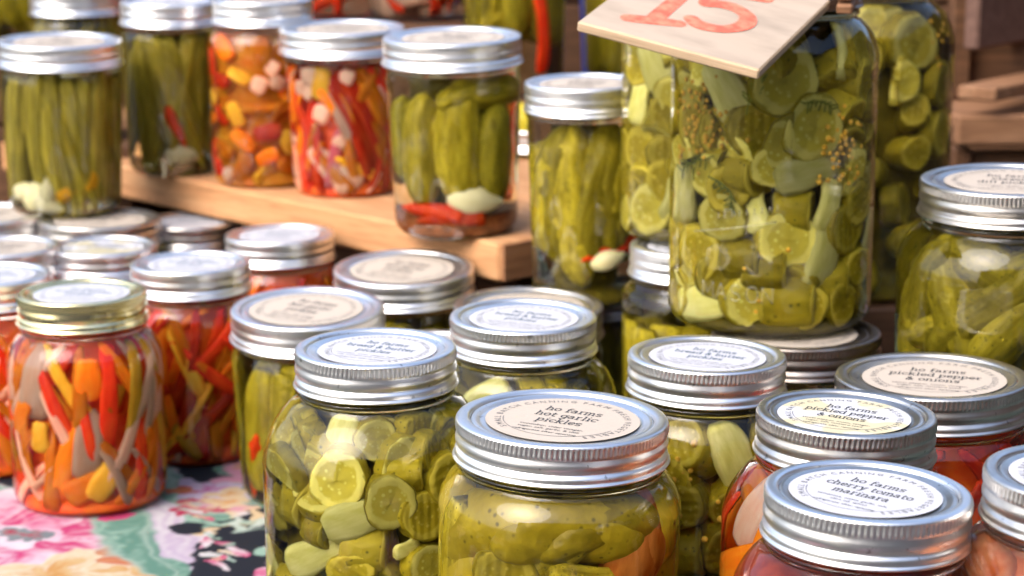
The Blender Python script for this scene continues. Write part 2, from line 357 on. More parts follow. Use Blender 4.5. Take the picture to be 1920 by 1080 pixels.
    for (px, py, s, c, c2) in ((368, 952, .021, (.70, .50, .36), (.52, .03, .10)), (395, 918, .019, (.55, .12, .35), (.62, .50, .68)), (430, 928, .014, OR, CR), (345, 918, .010, OR, (.6, .14, .08)), (470, 900, .02, (.7, .25, .2), LP), (418, 945, .014, OR, CR), (375, 998, .013, OR, CR), (410, 1022, .011, PK, LP), (436, 1034, .007, PK, LP), (395, 1010, .010, LG, WH), (462, 1008, .018, CR, WH), (478, 1068, .018, PK, LP), (225, 968, .010, MG, PK), (455, 978, .012, OR, CR), (455, 880, .014, OR, LP)):
        x, y = P(px, py); flower(x, y, s, c, c2, c2, 6, edge=tuple(.5 * q + .4 for q in c2) if s > .012 else None)
    for (px, py, a, L, W) in ((375, 1000, -.6, .07, .0035), (392, 1015, -1.2, .09, .0035), (440, 1000, .4, .06, .0030), (430, 985, .15, .07, .003), (360, 985, .25, .09, .0035), (470, 1030, 1.9, .06, .003), (405, 1040, 1.3, .06, .003), (380, 1075, 1.2, .08, .004)):
        x, y = P(px, py); petal(x, y, a, L, W, LG, (.70, .74, .66))
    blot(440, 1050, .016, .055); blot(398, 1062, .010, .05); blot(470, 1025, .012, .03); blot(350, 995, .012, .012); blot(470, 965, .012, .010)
    for _ in range(18):
        px = r.uniform(370, 490); py = r.uniform(940, 1080); x, y = P(px, py)
        petal(x, y, r.random() * 6.3, r.uniform(.010, .020), r.uniform(.0025, .005), [LG, WH, CR, LP, PK][r.integers(5)], [WH, LG, CR][r.integers(3)])
    return np.clip(C * np.array((.52, .52, .51)), 0, 1)
CC = cloth_colours(); ny, nx = GX.shape
GZ = .0004 * np.sin(GX * 40 + 3 * np.sin(GY * 17)) + .0004
V = np.stack([GX.ravel(), GY.ravel(), GZ.ravel()], 1)
ii = (np.arange(ny - 1)[:, None] * nx + np.arange(nx - 1)[None]).ravel()
Fc = np.stack([ii, ii + 1, ii + nx + 1, ii + nx], 1)
me = bpy.data.meshes.new('tablecloth'); me.from_pydata(V.tolist(), [], Fc.tolist())
ca = me.color_attributes.new('print', 'FLOAT_COLOR', 'POINT'); ca.data.foreach_set('color', np.concatenate([CC.reshape(-1, 3), np.ones((nx * ny, 1))], 1).astype(np.float32).ravel())
me.polygons.foreach_set('use_smooth', np.ones(len(me.polygons), dtype=bool))
cm, ct, cb = M('printed_cotton', (.5, .5, .5), .8, 0, .2)
at = ct.nodes.new('ShaderNodeVertexColor'); at.layer_name = 'print'; ct.links.new(at.outputs[0], cb.inputs['Base Color']); bump(ct, cb, noise(ct, 900, 2), .15, .0005)
me.materials.append(cm); me.update()
cl = link('tablecloth', me); tag(cl, 'floral tablecloth printed with pink and cream blooms and green leaves on black', 'tablecloth')
q = B()
for (x0, y0, x1, y1) in ((-.99, .41, .99, .41), (.99, .41, .99, 2.09), (.99, 2.09, -.99, 2.09), (-.99, 2.09, -.99, .41)):
    n0 = 40
    p0 = np.array((x0, y0)); p1 = np.array((x1, y1)); dr = norm((p1 - p0)); nr = np.array((dr[1], -dr[0])); VV = []
    for i in range(n0 + 1):
        for j in range(4):
            p = p0 + (p1 - p0) * i / n0 + nr * (.012 + .008 * j / 3 * math.sin(i * 1.1)) * (j > 0); VV.append((p[0], p[1], .0005 - j * .075))
    q.add(VV, [(i * 4 + j, (i + 1) * 4 + j, (i + 1) * 4 + j + 1, i * 4 + j + 1) for i in range(n0) for j in range(3)])
hem = q.build('hem_drop', [M('printed_cotton_hem', (.05, .07, .08), .8)[0]], cl, smooth=True)

# ------------------------------------------------------------------ wooden crates
def crate(name, c, d, yaw, mats, label, slat=.028, group='wooden crates on the stall', horiz=True):
    root = link(name, None); root.matrix_basis = mat4(rotz(yaw), c); tag(root, label, 'crate', group)
    W, Dp, H = d; t = .012; mb, ms = mats
    for sy in (-1, 1):
        q = B(); n = max(1, int(round(H / .07))); hh = H / n
        for i in range(n): q.box((0, sy * (Dp / 2 - t / 2), hh * (i + .5)), (W - .002, t, hh - .004))
        q.build('side_panel', [ms], root)
    for sx in (-1, 1):
        q = B(); n = max(1, int(round(H / .07))); hh = H / n
        for i in range(n): q.box((sx * (W / 2 - t / 2), 0, hh * (i + .5)), (t, Dp - 2 * t - .002, hh - .004))
        q.build('end_panel', [ms], root)
    q = B(); q.box((0, 0, H - .008), (W - 2 * t - .002, Dp - 2 * t - .002, .012)); q.build('base_board', [mb], root)
    return root
# stepped plank shelf
ZS = .1265
pA = on_z(936, 457, ZS); pB = on_z(262, 318, ZS)
ax = norm(np.append((pA - pB)[:2], 0)); ayw = math.atan2(ax[1], ax[0]); nin = np.array([-ax[1], ax[0], 0])
pl = link('plank_shelf', None); ctr = (pA - ax * .36 + nin * .15); pl.matrix_basis = mat4(rotz(ayw), (ctr[0], ctr[1], 0))
tag(pl, 'raw pine plank riser holding the middle row of pickle jars', 'shelf')
q = B(); q.box((0, -.085, ZS - .0125), (.72, .13, .025), .002); q.box((0, .0505, ZS - .0125), (.715, .139, .025), .002)
q.m = [0] * len(q.m); q.build('plank', [W_LIGHT], pl)
q = B(); q.box((.3612, 0.0, ZS - .0125), (.0022, .296, .0235), .0005); q.build('end_grain', [W_END], pl)
q = B(); q.box((0, -.06, (ZS - .026) / 2), (.64, .018, ZS - .027)); q.box((0, .10, (ZS - .026) / 2), (.64, .018, ZS - .027)); q.build('support', [W_DARK], pl)

# ------------------------------------------------------------------ lettering
TH = .165
def arc(cx, cy, rx, ry, a0, a1, n=10): return [(cx + rx * math.cos(R_(a0 + (a1 - a0) * i / n)), cy + ry * math.sin(R_(a0 + (a1 - a0) * i / n))) for i in range(n + 1)]
sr = lambda x, y, l=.22, r=.22: [(x - l, y), (x + r, y)]
GLY = {
 'a': (.95, [arc(.38, .30, .30, .27, 0, 360, 14), arc(.40, .66, .28, .30, 150, 0, 7) + [(.68, .1), (.85, .02)]]),
 'b': (1.0, [[(.2, 1.5), (.2, 0)], sr(.1, 1.5, .12, .1), arc(.5, .5, .34, .47, 0, 360, 16)]),
 'c': (.88, [arc(.48, .5, .36, .47, 45, 320, 14), [(.75, .95), (.75, .7)]]),
 'd': (1.0, [[(.78, 1.5), (.78, 0)], sr(.68, 1.5, .12, .1), sr(.85, 0, .05, .15), arc(.45, .5, .34, .47, 0, 360, 16)]),
 'e': (.9, [[(.14, .52), (.80, .52)] + arc(.47, .5, .35, .47, 10, 325, 14)]),
 'f': (.75, [[(.3, 0), (.3, 1.1)] + arc(.56, 1.15, .26, .35, 180, 50, 6), sr(.34, 0, .24, .28), sr(.34, .95, .26, .30)]),
 'g': (1.0, [arc(.45, .52, .33, .44, 0, 360, 16), [(.78, 1), (.78, -.2)] + arc(.44, -.2, .34, .32, 0, -150, 8), sr(.85, .98, .05, .16)]),
 'h': (1.05, [[(.22, 1.5), (.22, 0)], sr(.14, 1.5, .12, .06), sr(.22, 0), [(.22, .6)] + arc(.5, .6, .28, .38, 150, 0, 7) + [(.78, 0)], sr(.80, 0)]),
 'i': (.6, [[(.3, .98), (.3, 0)], sr(.2, .98, .12, .08), sr(.3, 0), [(.3, 1.28), (.3, 1.5)]]),
 'k': (1.0, [[(.22, 1.5), (.22, 0)], sr(.14, 1.5, .12, .06), sr(.22, 0), [(.24, .4), (.75, .97)], [(.42, .6), (.80, 0)], sr(.82, 0, .16, .16), sr(.74, .97, .16, .18)]),
 'l': (.6, [[(.3, 1.5), (.3, 0)], sr(.2, 1.5, .12, .08), sr(.3, 0)]),
 'm': (1.45, [[(.2, .98), (.2, 0)], sr(.12, .98, .12, .06), sr(.2, 0, .18, .18), [(.2, .6)] + arc(.45, .62, .25, .36, 150, 0, 6) + [(.70, 0)], sr(.70, 0, .14, .14), [(.70, .6)] + arc(.95, .62, .25, .36, 150, 0, 6) + [(1.2, 0)], sr(1.22, 0, .16, .2)]),
 'n': (1.05, [[(.22, .98), (.22, 0)], sr(.14, .98, .12, .06), sr(.22, 0), [(.22, .6)] + arc(.5, .6, .28, .38, 150, 0, 7) + [(.78, 0)], sr(.80, 0)]),
 'o': (.95, [arc(.47, .5, .36, .47, 0, 360, 18)]),
 'p': (1.0, [[(.2, .98), (.2, -.5)], sr(.12, .98, .12, .06), sr(.22, -.5), arc(.52, .5, .33, .47, 0, 360, 16)]),
 'r': (.82, [[(.28, .98), (.28, 0)], sr(.2, .98, .14, .06), sr(.3, 0, .24, .28), [(.28, .55)] + arc(.56, .58, .28, .38, 160, 50, 6)]),
 's': (.82, [arc(.42, .73, .28, .24, 30, 250, 9) + arc(.42, .25, .30, .25, 80, -150, 10), [(.70, .98), (.70, .75)]]),
 't': (.72, [[(.3, 1.35), (.3, .2)] + arc(.52, .22, .22, .22, 190, 330, 6), sr(.34, .95, .26, .32)]),
 'u': (1.05, [[(.22, .98), (.22, .35)] + arc(.5, .35, .28, .35, 180, 330, 6), [(.78, .98), (.78, 0)], sr(.16, .98, .16, .06), sr(.72, .98, .16, .06), sr(.84, 0, .04, .18)]),
 'y': (1.0, [[(.2, .97), (.5, .1)], [(.82, .97), (.42, -.4), (.15, -.5)], sr(.2, .97), sr(.80, .97)]),
 '&': (1.1, [[(.95, .7), (.55, .05)] + arc(.42, .3, .30, .32, -50, -240, 8) + [(.62, .95)] + arc(.45, 1.1, .20, .25, -20, 200, 8) + [(.95, .0)]]),
 ' ': (.55, []),
}
ZK = [0]
def stroke(Bd, pts, th, z, mi, close=False):
    pts = np.array(pts); n = len(pts); T = np.gradient(pts, axis=0) if n > 2 else np.repeat((pts[1:] - pts[:-1]), 2, 0)
    T /= (np.linalg.norm(T, axis=1)[:, None] + 1e-9); N = np.stack([-T[:, 1], T[:, 0]], 1) * th / 2
    V = [(p[0], p[1], z) for p in pts + N] + [(p[0], p[1], z) for p in pts - N]
    Bd.add(V, [(n + i, n + i + 1, i + 1, i) for i in range(n - 1)], mi)
def slab_line(Bd, txt, y, xh, xs_, z, mi):
    wd = sum(GLY[c][0] for c in txt) * xh * xs_; x = -wd / 2; k = 0
    for c in txt:
        adv, st = GLY[c]
        for s in st:
            k += 1; stroke(Bd, [(x + a * xh * xs_, y + b * xh) for a, b in s], TH * xh, z + (k % 5) * 8e-6, mi)
        x += adv * xh * xs_
def font_mesh(txt, size):
    fc = bpy.data.curves.new('t', 'FONT'); fc.body = txt; fc.size = size; fc.resolution_u = 2; ob = bpy.data.objects.new('t', fc); COL.objects.link(ob)
    dg = bpy.context.evaluated_depsgraph_get(); me = bpy.data.meshes.new_from_object(ob.evaluated_get(dg))
    V = np.array([v.co[:] for v in me.vertices]) if len(me.vertices) else np.zeros((0, 3)); Fc = [tuple(p.vertices) for p in me.polygons]
    bpy.data.objects.remove(ob); bpy.data.curves.remove(fc); bpy.data.meshes.remove(me); return V, Fc
CHC = {}
def chmesh(c):
    if c not in CHC: CHC[c] = font_mesh(c, 1.0)
    return CHC[c]
ADV = lambda c: {' ': .33, 'I': .30, 'M': .86, 'L': .58, 'E': .64, 'F': .60, 'S': .66, 'T': .62, 'N': .76, 'B': .68, 'C': .70, 'H': .76, 'A': .70, 'R': .68, 'V': .68, 'G': .76}.get(c, .68)
def arc_text(Bd, txt, rad, size, a_mid, z, mi):
    tot = sum(ADV(c) for c in txt) * size * 1.22; a = R_(a_mid) + tot / rad / 2
    for c in txt:
        wd = ADV(c) * size * 1.22; a -= wd / rad / 2
        if c != ' ':
            V, Fc = chmesh(c); cx = (V[:, 0].max() + V[:, 0].min()) / 2
            P = np.stack([(V[:, 0] - cx) * size, V[:, 1] * size + rad], 1); b = a - math.pi / 2
            X = P[:, 0] * math.cos(b) - P[:, 1] * math.sin(b); Y = P[:, 0] * math.sin(b) + P[:, 1] * math.cos(b)
            Bd.add(np.stack([X, Y, np.full(len(X), z)], 1), Fc, mi)
        a -= wd / rad / 2
def small_line(Bd, txt, y, size, z, mi):
    V, Fc = font_mesh(txt, size); V = V.copy(); V[:, 0] -= (V[:, 0].max() + V[:, 0].min()) / 2; V[:, 1] += y; V[:, 2] = z; Bd.add(V, Fc, mi)
LT = {'hot': (['ho farms', 'hot garlic', 'pickles'], ['cucumber, cider vinegar,', 'sugar, salt, garlic, & chili', 'refrigerate after opening']),
      'bb': (['ho farms', 'bread & butter', 'pickles'], ['cucumber, onion, vinegar, sugar,', 'salt, mustard seed, turmeric', 'refrigerate after opening']),
      'pp': (['ho farms', 'pickled pepper', '& onions'], ['sweet pepper, onion, vinegar,', 'sugar, salt, mustard seed', 'refrigerate after opening']),
      'ch': (['ho farms', 'cherry tomato', 'marinara'], ['tomatoes, onion, garlic, salt,', 'olive oil, spices', 'refrigerate after opening']),
      'di': (['ho farms', 'classic', 'dill pickles'], ['cucumber, vinegar, water,', 'garlic, dill, salt', 'refrigerate after opening'])}
LABC = {}
def label_mesh(kind, pap, rad):
    key = (kind, pap, rad)
    if key in LABC: return LABC[key]
    Bd = B(); V, Fc = lathe([(.995, 0), (1.0, .0003 / rad), (.99, .0003 / rad)], 72, close_top=True, close_bot=True)
    V = np.array(V); V[:, :2] *= rad; V[:, 2] *= rad; Bd.add(V, Fc, 0)
    if kind:
        T = B(); big, small = LT[kind]; z = (.0003 + .00012) / rad; ink = 1
        ys_ = (.33, .07, -.19)
        for s, y in zip(big, ys_): slab_line(T, s, y, .118, .90, z, 1)
        for s, y in zip(small, (-.40, -.51, -.64)): small_line(T, s, y, .088, z, 1 if kind != 'bb' else 2)
        arc_text(T, 'SMALL BATCH CANNING FARM FRESH VEGETABLES', .80, .125, 90, z, 2)
        arc_text(T, 'PASADENA MARKET', .80, .10, 222, z, 2) if False else None
        for i in range(2): pass
        n = 60; rr = (.775, .765)
        a = [R_(195 + 150 * i / n) for i in range(n + 1)]
        T.add([(rr[k] * math.cos(t), rr[k] * math.sin(t), z) for k in (0, 1) for t in a], [(i, i + 1, n + 2 + i, n + 1 + i) for i in range(n)], 2)
        TV = np.array(T.v) * rad; Bd.add(TV, T.f, T.m)
    me = mesh('label', Bd.v, Bd.f, [PAP[pap], INK if kind != 'bb' else INKB, INKG], Bd.m, False)
    LABC[key] = me; return me

# ------------------------------------------------------------------ lids
LIPR = {'R': .0370, 'W': .0448}
BANDC = {}
def band_mesh(mouth, hi, mt):
    key = (mouth, hi, mt)
    if key in BANDC: return BANDC[key]
    Rr = LIPR[mouth]; k = .001; hr = .845
    pf = [(hr, -2.0), (hr - .004, -1.2), (hr + .004, -.55), (hr + .022, -.12), (hr + .045, 0), (.925, 0), (.945, -.10), (.962, -.45), (.971, -1.1),
          (.972, -1.5), (.973, -2.2), (.973, -3.3), (.973, -4.4), (.972, -5.2), (.962, -5.9), (.962, -6.6), (.972, -7.6), (.977, -8.8), (.975, -10.0), (.962, -11.0), (.950, -11.6), (.951, -12.1),
          (.966, -12.8), (.978, -13.6), (.981, -14.4), (.978, -15.2), (.984, -15.7), (.998, -16.2), (1.0, -16.6), (.994, -17.0), (.975, -17.0), (.955, -16.0), (.93, -12.0), (.92, -3.0), (hr + .01, -2.6)]
    P = [(r * Rr, z * k) for r, z in pf]; nk = 112 if mouth == 'R' else 132; n = nk * (4 if hi else 3) if hi else 120
    def rad(i, r, th):
        z = pf[i][1]
        if hi and -5.3 < z < -1.4 and 8 < i < 14:
            amp = .00042 * (1 if -4.6 < z < -2.0 else .45); return r + amp * np.clip(np.sin(th * nk) * 1.5, -1, 1) - amp * .5
        if i > 1 and i < 30: return r * (1 + .0006 * np.sin(th * 2 + i))
        return np.full(len(th), r)
    V, Fc = lathe(P, n, rad); n_ = n
    Fc = [f[::-1] for f in Fc] + [tuple([(len(P) - 1) * n + j, (len(P) - 1) * n + (j + 1) % n, (j + 1) % n, j]) for j in range(n)]
    me = mesh('screw_band', V, Fc, [MET[mt]]); BANDC[key] = me; return me
LIDC = {}
def lid_mesh(mouth, mt):
    if (mouth, mt) in LIDC: return LIDC[(mouth, mt)]
    Rr = LIPR[mouth]; a = Rr * .838
    P = [(a, -.0019), (a - .0004, -.0013), (a - .0011, -.0011), (a - .0022, -.0013), (a - .0036, -.0021), (a - .0042, -.0023), (a - .0060, -.0022), (a - .0072, -.00195), (a * .6, -.0019), (a * .3, -.0018)]
    V, Fc = lathe(P, 96, close_top=True); me = mesh('lid', V, Fc, [MET[mt]]); LIDC[(mouth, mt)] = me; return me

# ------------------------------------------------------------------ jar glass
def jar_profile(mouth, Rb, h, shape):
    rn = LIPR[mouth] * .925; zt = h - .0172
    pts = [(Rb * .70, .0030), (Rb * .80, .0006), (Rb - .0085, 0.0)]
    base_r = .0085; Rbot = Rb * (.93 if shape == 'straight' else 1.0)
    pts = [(Rbot * .62, .0035), (Rbot * .74, .0012), (Rbot - .0098, 0.0)]
    for i in range(1, 8):
        a = i / 7 * math.pi / 2; pts.append((Rbot - base_r + base_r * math.sin(a), base_r * 1.25 * (1 - math.cos(a))))
    if shape == 'straight':
        zs = zt - .010
        for i in range(1, 13):
            t = i / 12; pts.append((Rbot + (Rb - Rbot) * t, base_r * 1.25 + (zs - base_r * 1.25) * t))
        pts += [(Rb + (rn - Rb) * .5, zs + .003), (rn + .0004, zs + .006)]
    else:
        sh = min(.042, max(.014, (Rb - rn) * 1.9)); zs = zt - .005 - sh
        for i in range(1, 13): pts.append((Rb, base_r * 1.25 + (zs - base_r * 1.25) * i / 12))
        for i in range(1, 15):
            t = i / 14; k = (1 - t ** 2.1) ** .80; pts.append((rn + .0003 + (Rb - rn) * k, zs + sh * t))
    z0 = pts[-1][1]
    pts += [(rn + .0002, z0 + .0008), (rn + .0012, z0 + .0018), (rn + .0016, z0 + .0028), (rn + .0012, z0 + .0038), (rn - .0002, z0 + .0046), (rn - .0008, zt + .004), (rn - .001, h - .0045), (rn - .004, h - .0032)]
    return pts
class Jar: pass
JARS = []
def make_jar(label, px, py, w, mouth, Rb, tint, base=0.0, shape='shoulder', slant=None, elev=None, metal='zinc', lidm=None, lab='bb', pap='white', yaw=25, labr=.72, hi=False, group='jars of pickles on the stall', lean=.55, cat='jar', nolid=False, D=None):
    J = Jar(); Rr = LIPR[mouth]
    D = D or F * 2 * Rr / w; P = unproj(px, py, D); d = norm(P - CAM)
    a0 = np.array([0, 0, 1.0])
    if slant is not None or elev is not None:
        up = norm(a0 - d * a0.dot(d)); rt = np.cross(d, up)
        e = R_(elev) if elev is not None else math.asin(-a0.dot(d))
        # present image angle of vertical is 0 in (up, rt); slant is measured against the picture's vertical
        upi = norm(UP - d * UP.dot(d)); rti = np.cross(d, upi)
        if slant is None: ph = math.atan2(a0.dot(rti), a0.dot(upi))
        else: ph = R_(slant)
        a1 = -d * math.sin(e) + math.cos(e) * (upi * math.cos(ph) + rti * math.sin(ph))
        a = norm(a0 * (1 - lean) + a1 * lean)
        ang = math.degrees(math.acos(min(1, a.dot(a0))))
        if ang > 4.0: a = norm(a0 + (a - a0) * 4.0 / ang)
    else: a = a0
    h = (P[2] - base) / a[2]
    O = P - a * h
    yv = norm(np.array([0, 1.0, 0]) - a * a[1]); xv = np.cross(yv, a)
    Rm = np.stack([xv, yv, a], 1)
    J.R, J.O, J.h, J.D = Rm, O, h, D
    root = link('pickle_jar', None); root.matrix_basis = mat4(Rm, O); tag(root, label, cat, group); J.root = root
    prof = jar_profile(mouth, Rb, h, shape); J.prof = np.array(prof); J.Rb = Rb
    V, Fc = lathe(prof, 96, close_bot=True, close_top=True)
    link('glass', mesh('glass', V, Fc, [GL[tint]]), root)
    zz = np.array([p[1] for p in prof]); rr = np.array([p[0] for p in prof])
    J.rin = lambda z: np.interp(z, zz[3:], rr[3:]) - .0022
    J.ztop = h - .0172 - .006
    if not nolid:
        bo = link('screw_band', band_mesh(mouth, hi, metal), root, Matrix.Translation((0, 0, h)) @ Matrix.Rotation(random.random() * 6, 4, 'Z'))
        lo = link('lid', lid_mesh(mouth, lidm or metal), root, Matrix.Translation((0, 0, h)))
        if pap: link('label', label_mesh(lab, pap, round(Rr * labr, 5)), lo, Matrix.Translation((random.uniform(-.0012, .0012), random.uniform(-.0010, .0016), -.00185)) @ Matrix.Rotation(R_(-yaw), 4, 'Z'))
    J.boxes = []; JARS.append(J); return J

# ------------------------------------------------------------------ pieces inside the jars
def shp_gherkin(L, r, seed, bend=.12, bumps=75, amp=.10, pw=2.6):
    g_ = np.random.default_rng(seed); nz, n = 26, 20; V = []; t = np.linspace(-1, 1, nz); th = np.arange(n) * 6.2832 / n
    T, A = np.meshgrid(np.sin(t * math.pi / 2), th, indexing='ij')
    rr = r * np.clip(1 - abs(T) ** pw, 0, 1) ** .5 * (1 + .05 * np.sin(A * 3 + seed) + .03 * np.sin(A * 7 + T * 3))
    for _ in range(bumps):
        a, b = g_.uniform(-1, 1), g_.uniform(0, 6.28); da = np.angle(np.exp(1j * (A - b))) * r; dz = (T - a) * L / 2
        rr += amp * r * np.exp(-(da ** 2 + dz ** 2) / (2 * (r * .15) ** 2)) * np.clip(1 - abs(T) ** 6, 0, 1)
    X = rr * np.cos(A) + bend * L * (T ** 2 - .4); Y = T * L / 2; Z = rr * np.sin(A)
    V = np.stack([X.ravel(), Y.ravel(), Z.ravel()], 1); Fc = [(i * n + j, (i + 1) * n + j, (i + 1) * n + (j + 1) % n, i * n + (j + 1) % n) for i in range(nz - 1) for j in range(n)]
    return V, Fc, [0] * len(Fc)
def shp_slice(a, t, seed, arcdeg=360, cup=.0):
    g_ = np.random.default_rng(seed); n = 32; full = arcdeg >= 360
    th = np.arange(n) * R_(arcdeg) / (n if full else n - 1)
    rad = a * (1 + .05 * np.sin(th * 3 + g_.random() * 6) + .07 * np.sin(th * 2 + g_.random() * 6) + .02 * np.sin(th * 7 + seed) + .012 * np.sin(th * 11))
    ring = [(0.02, .5), (.45, .47), (.72, .49), (.88, .5), (.955, .44), (.99, .30), (1.0, 0), (.99, -.30), (.955, -.44), (.88, -.5), (.72, -.49), (.45, -.47), (.02, -.5)]
    V = []; mi = []; Fc = []
    for (k, z) in ring:
        zz = z * t + cup * a * (k * k) * np.cos(2 * th) + .0004 * np.sin(th * 4 + k * 9 + seed) * (abs(z) > .35)
        V.append(np.stack([rad * k * np.cos(th), rad * k * np.sin(th), zz], 1))
    m = len(ring)
    V = np.concatenate(V)
    for i in range(m - 1):
        for j in range(n if full else n - 1):
            k = (j + 1) % n; Fc.append((i * n + j, (i + 1) * n + j, (i + 1) * n + k, i * n + k)); mi.append(1 if 3 < i < 8 else 0)
    if not full:
        for j in (0, n - 1): Fc.append(tuple(i * n + j for i in range(m))); mi.append(0)
    Vc = V - np.array([V[:, 0].mean(), V[:, 1].mean(), 0]); return Vc, Fc, mi
def shp_wedge(L, r, seed, ang=100):
    g_ = np.random.default_rng(seed); nz = 14; sec = [(0, -r * .1)] + [(r * math.sin(R_(-ang / 2 + ang * i / 8)), r * math.cos(R_(-ang / 2 + ang * i / 8))) for i in range(9)]
    n = len(sec); V = []; Fc = []; mi = []
    for i in range(nz):
        t = -1 + 2 * i / (nz - 1); s = .55 + .45 * (1 - abs(t) ** 5) if abs(t) > .6 else 1.0; s *= 1 + .04 * math.sin(t * 5 + seed)
        for (x, z) in sec: V.append((x * s + .02 * L * t * t, t * L / 2, (z - r * .5) * s + .03 * L * (t * t)))
    for i in range(nz - 1):
        for j in range(n): Fc.append((i * n + j, i * n + (j + 1) % n, (i + 1) * n + (j + 1) % n, (i + 1) * n + j)); mi.append(1 if 1 <= j <= 8 else 0)
    Fc.append(tuple(range(n))[::-1]); Fc.append(tuple((nz - 1) * n + j for j in range(n))); mi += [0, 0]
    return np.array(V), Fc, mi
def shp_strip(L, w, t, seed, curve=.8, twist=.5, taper=.3):
    g_ = np.random.default_rng(seed); nz = 16; n = 10; V = []; Fc = []
    R0 = L / max(.05, curve)
    for i in range(nz):
        u = -1 + 2 * i / (nz - 1); a = u * L / 2 / R0; ww = w * (1 - taper * (u * .5 + .5)) * (1 - abs(u) ** 8 * .45) * (1 + .07 * math.sin(u * 4 + seed)); tw = twist * u
        for j in range(n):
            p = j / n * 6.2832; cx = ww / 2 * np.sign(math.cos(p)) * abs(math.cos(p)) ** .5; cz = t / 2 * np.sign(math.sin(p)) * abs(math.sin(p)) ** .6 - .12 * cx * cx / w * 2
            x = cx * math.cos(tw) - cz * math.sin(tw); z = cx * math.sin(tw) + cz * math.cos(tw)
            V.append((x, R0 * math.sin(a) + z * math.sin(a) * -0, -(R0 - R0 * math.cos(a)) + z))
    for i in range(nz - 1):
        for j in range(n): Fc.append((i * n + j, i * n + (j + 1) % n, (i + 1) * n + (j + 1) % n, (i + 1) * n + j))
    Fc.append(tuple(range(n))[::-1]); Fc.append(tuple((nz - 1) * n + j for j in range(n)))
    return np.array(V), Fc, [0] * len(Fc)
def shp_chunk(a, b, c, seed):
    g_ = np.random.default_rng(seed); nz, n = 12, 18; V = []; Fc = []; e = .62
    sg = lambda v, p: np.sign(v) * abs(v) ** p
    for i in range(nz):
        f = -math.pi / 2 + math.pi * i / (nz - 1)
        for j in range(n):
            p = j * 6.2832 / n; x = sg(math.cos(f), e) * sg(math.cos(p), e); y = sg(math.cos(f), e) * sg(math.sin(p), e); z = sg(math.sin(f), e)
            V.append((a * x * (1 + .12 * z + .1 * y), b * y * (1 + .1 * x), c * z * (1 + .15 * x) + .12 * c * y))
    for i in range(nz - 1):
        for j in range(n): Fc.append((i * n + j, i * n + (j + 1) % n, (i + 1) * n + (j + 1) % n, (i + 1) * n + j))
    return np.array(V), Fc, [0] * len(Fc)
def shp_okra(L, r, seed):
    nz, n = 22, 20; V = []; Fc = []; mi = []
    for i in range(nz):
        u = i / (nz - 1); k = (.55 + .5 * min(1, u * 5)) * (1 - u ** 2.2) ** .75 if u > .08 else .55 + .3 * u / .08
        for j in range(n):
            p = j * 6.2832 / n; rr = r * k * (1 + .09 * math.cos(5 * p)) + 1e-5; V.append((rr * math.cos(p) + .10 * L * (u - .5) ** 2, (u - .5) * L * -1, rr * math.sin(p)))
    for i in range(nz - 1):
        for j in range(n): Fc.append((i * n + j, i * n + (j + 1) % n, (i + 1) * n + (j + 1) % n, (i + 1) * n + j))
    Fc.append(tuple(range(n))[::-1])
    return np.array(V), Fc, [0] * len(Fc)
def shp_garlic(L, r, seed):
    nz, n = 18, 16; V = []; Fc = []
    for i in range(nz):
        u = i / (nz - 1); k = math.sin(math.pi * u ** .72) ** .75 + .0 if 0 < u < 1 else 0.02
        for j in range(n):
            p = j * 6.2832 / n; fl = 1.0 - .25 * max(0, math.cos(p)); V.append((r * k * math.cos(p) * fl - .15 * L * (u - .5) ** 2, (u - .5) * L, r * .85 * k * math.sin(p)))
    for i in range(nz - 1):
        for j in range(n): Fc.append((i * n + j, i * n + (j + 1) % n, (i + 1) * n + (j + 1) % n, (i + 1) * n + j))
    return np.array(V), Fc, [0] * len(Fc)
PC = {}
def piece(kind, mats, fn, nvar, *a, **k):
    L = []
    for s in range(nvar):
        V, Fc, mi = fn(*a, s + 1, **k); V = np.array(V, float); me = mesh(kind, V, Fc, [V_[m] for m in mats], mi); L.append((me, V))
    key = len(PC); PC[key] = L; return kind, key
K = {}
K['slice'] = piece('pickle_slice', ('flesh', 'skin'), shp_slice, 6, .0132, .0095)
K['slice2'] = piece('pickle_slice', ('flesh2', 'skin'), shp_slice, 6, .0136, .0120)
K['chunk'] = piece('pickle_chunk', ('flesh2', 'skin'), shp_slice, 5, .0120, .020)
K['half'] = piece('half_slice', ('flesh', 'skin'), shp_slice, 4, .0150, .009, arcdeg=185)
K['onionchunk'] = piece('onion_piece', ('onion',), shp_strip, 5, .030, .017, .005, curve=.7, twist=.15, taper=.2)
K['gherkin'] = piece('gherkin', ('gherk',), shp_gherkin, 5, .075, .0120, bend=.05)
K['gherkind'] = piece('gherkin', ('gherkd',), shp_gherkin, 5, .070, .0130, bend=.05)
K['bigherk'] = piece('gherkin', ('hotg',), shp_gherkin, 3, .085, .0190, bend=.10, bumps=34, amp=.035)
K['spear'] = piece('pickle_spear', ('flesh2', 'gherk'), shp_wedge, 5, .078, .0150)
K['okra'] = piece('okra_pod', ('okra',), shp_okra, 5, .088, .0078)
K['garlic'] = piece('garlic_clove', ('garlic',), shp_garlic, 3, .030, .0095)
K['amberg'] = piece('garlic_clove', ('amber',), shp_garlic, 3, .040, .0135)
for c in ('red', 'orange', 'yellow'):
    K['s' + c] = piece('pepper_strip', (c,), shp_strip, 5, .050, .0085, .0030, curve=.9, twist=.35)
    K['c' + c] = piece('pepper_piece', (c,), shp_strip, 4, .018, .0115, .0034, curve=.7, twist=.2, taper=.1)
K['spale'] = piece('onion_strip', ('pale',), shp_strip, 5, .050, .0072, .0024, curve=1.0, twist=.6, taper=.45)
K['cpale'] = piece('onion_piece', ('pale',), shp_chunk, 4, .0050, .0058, .0040)
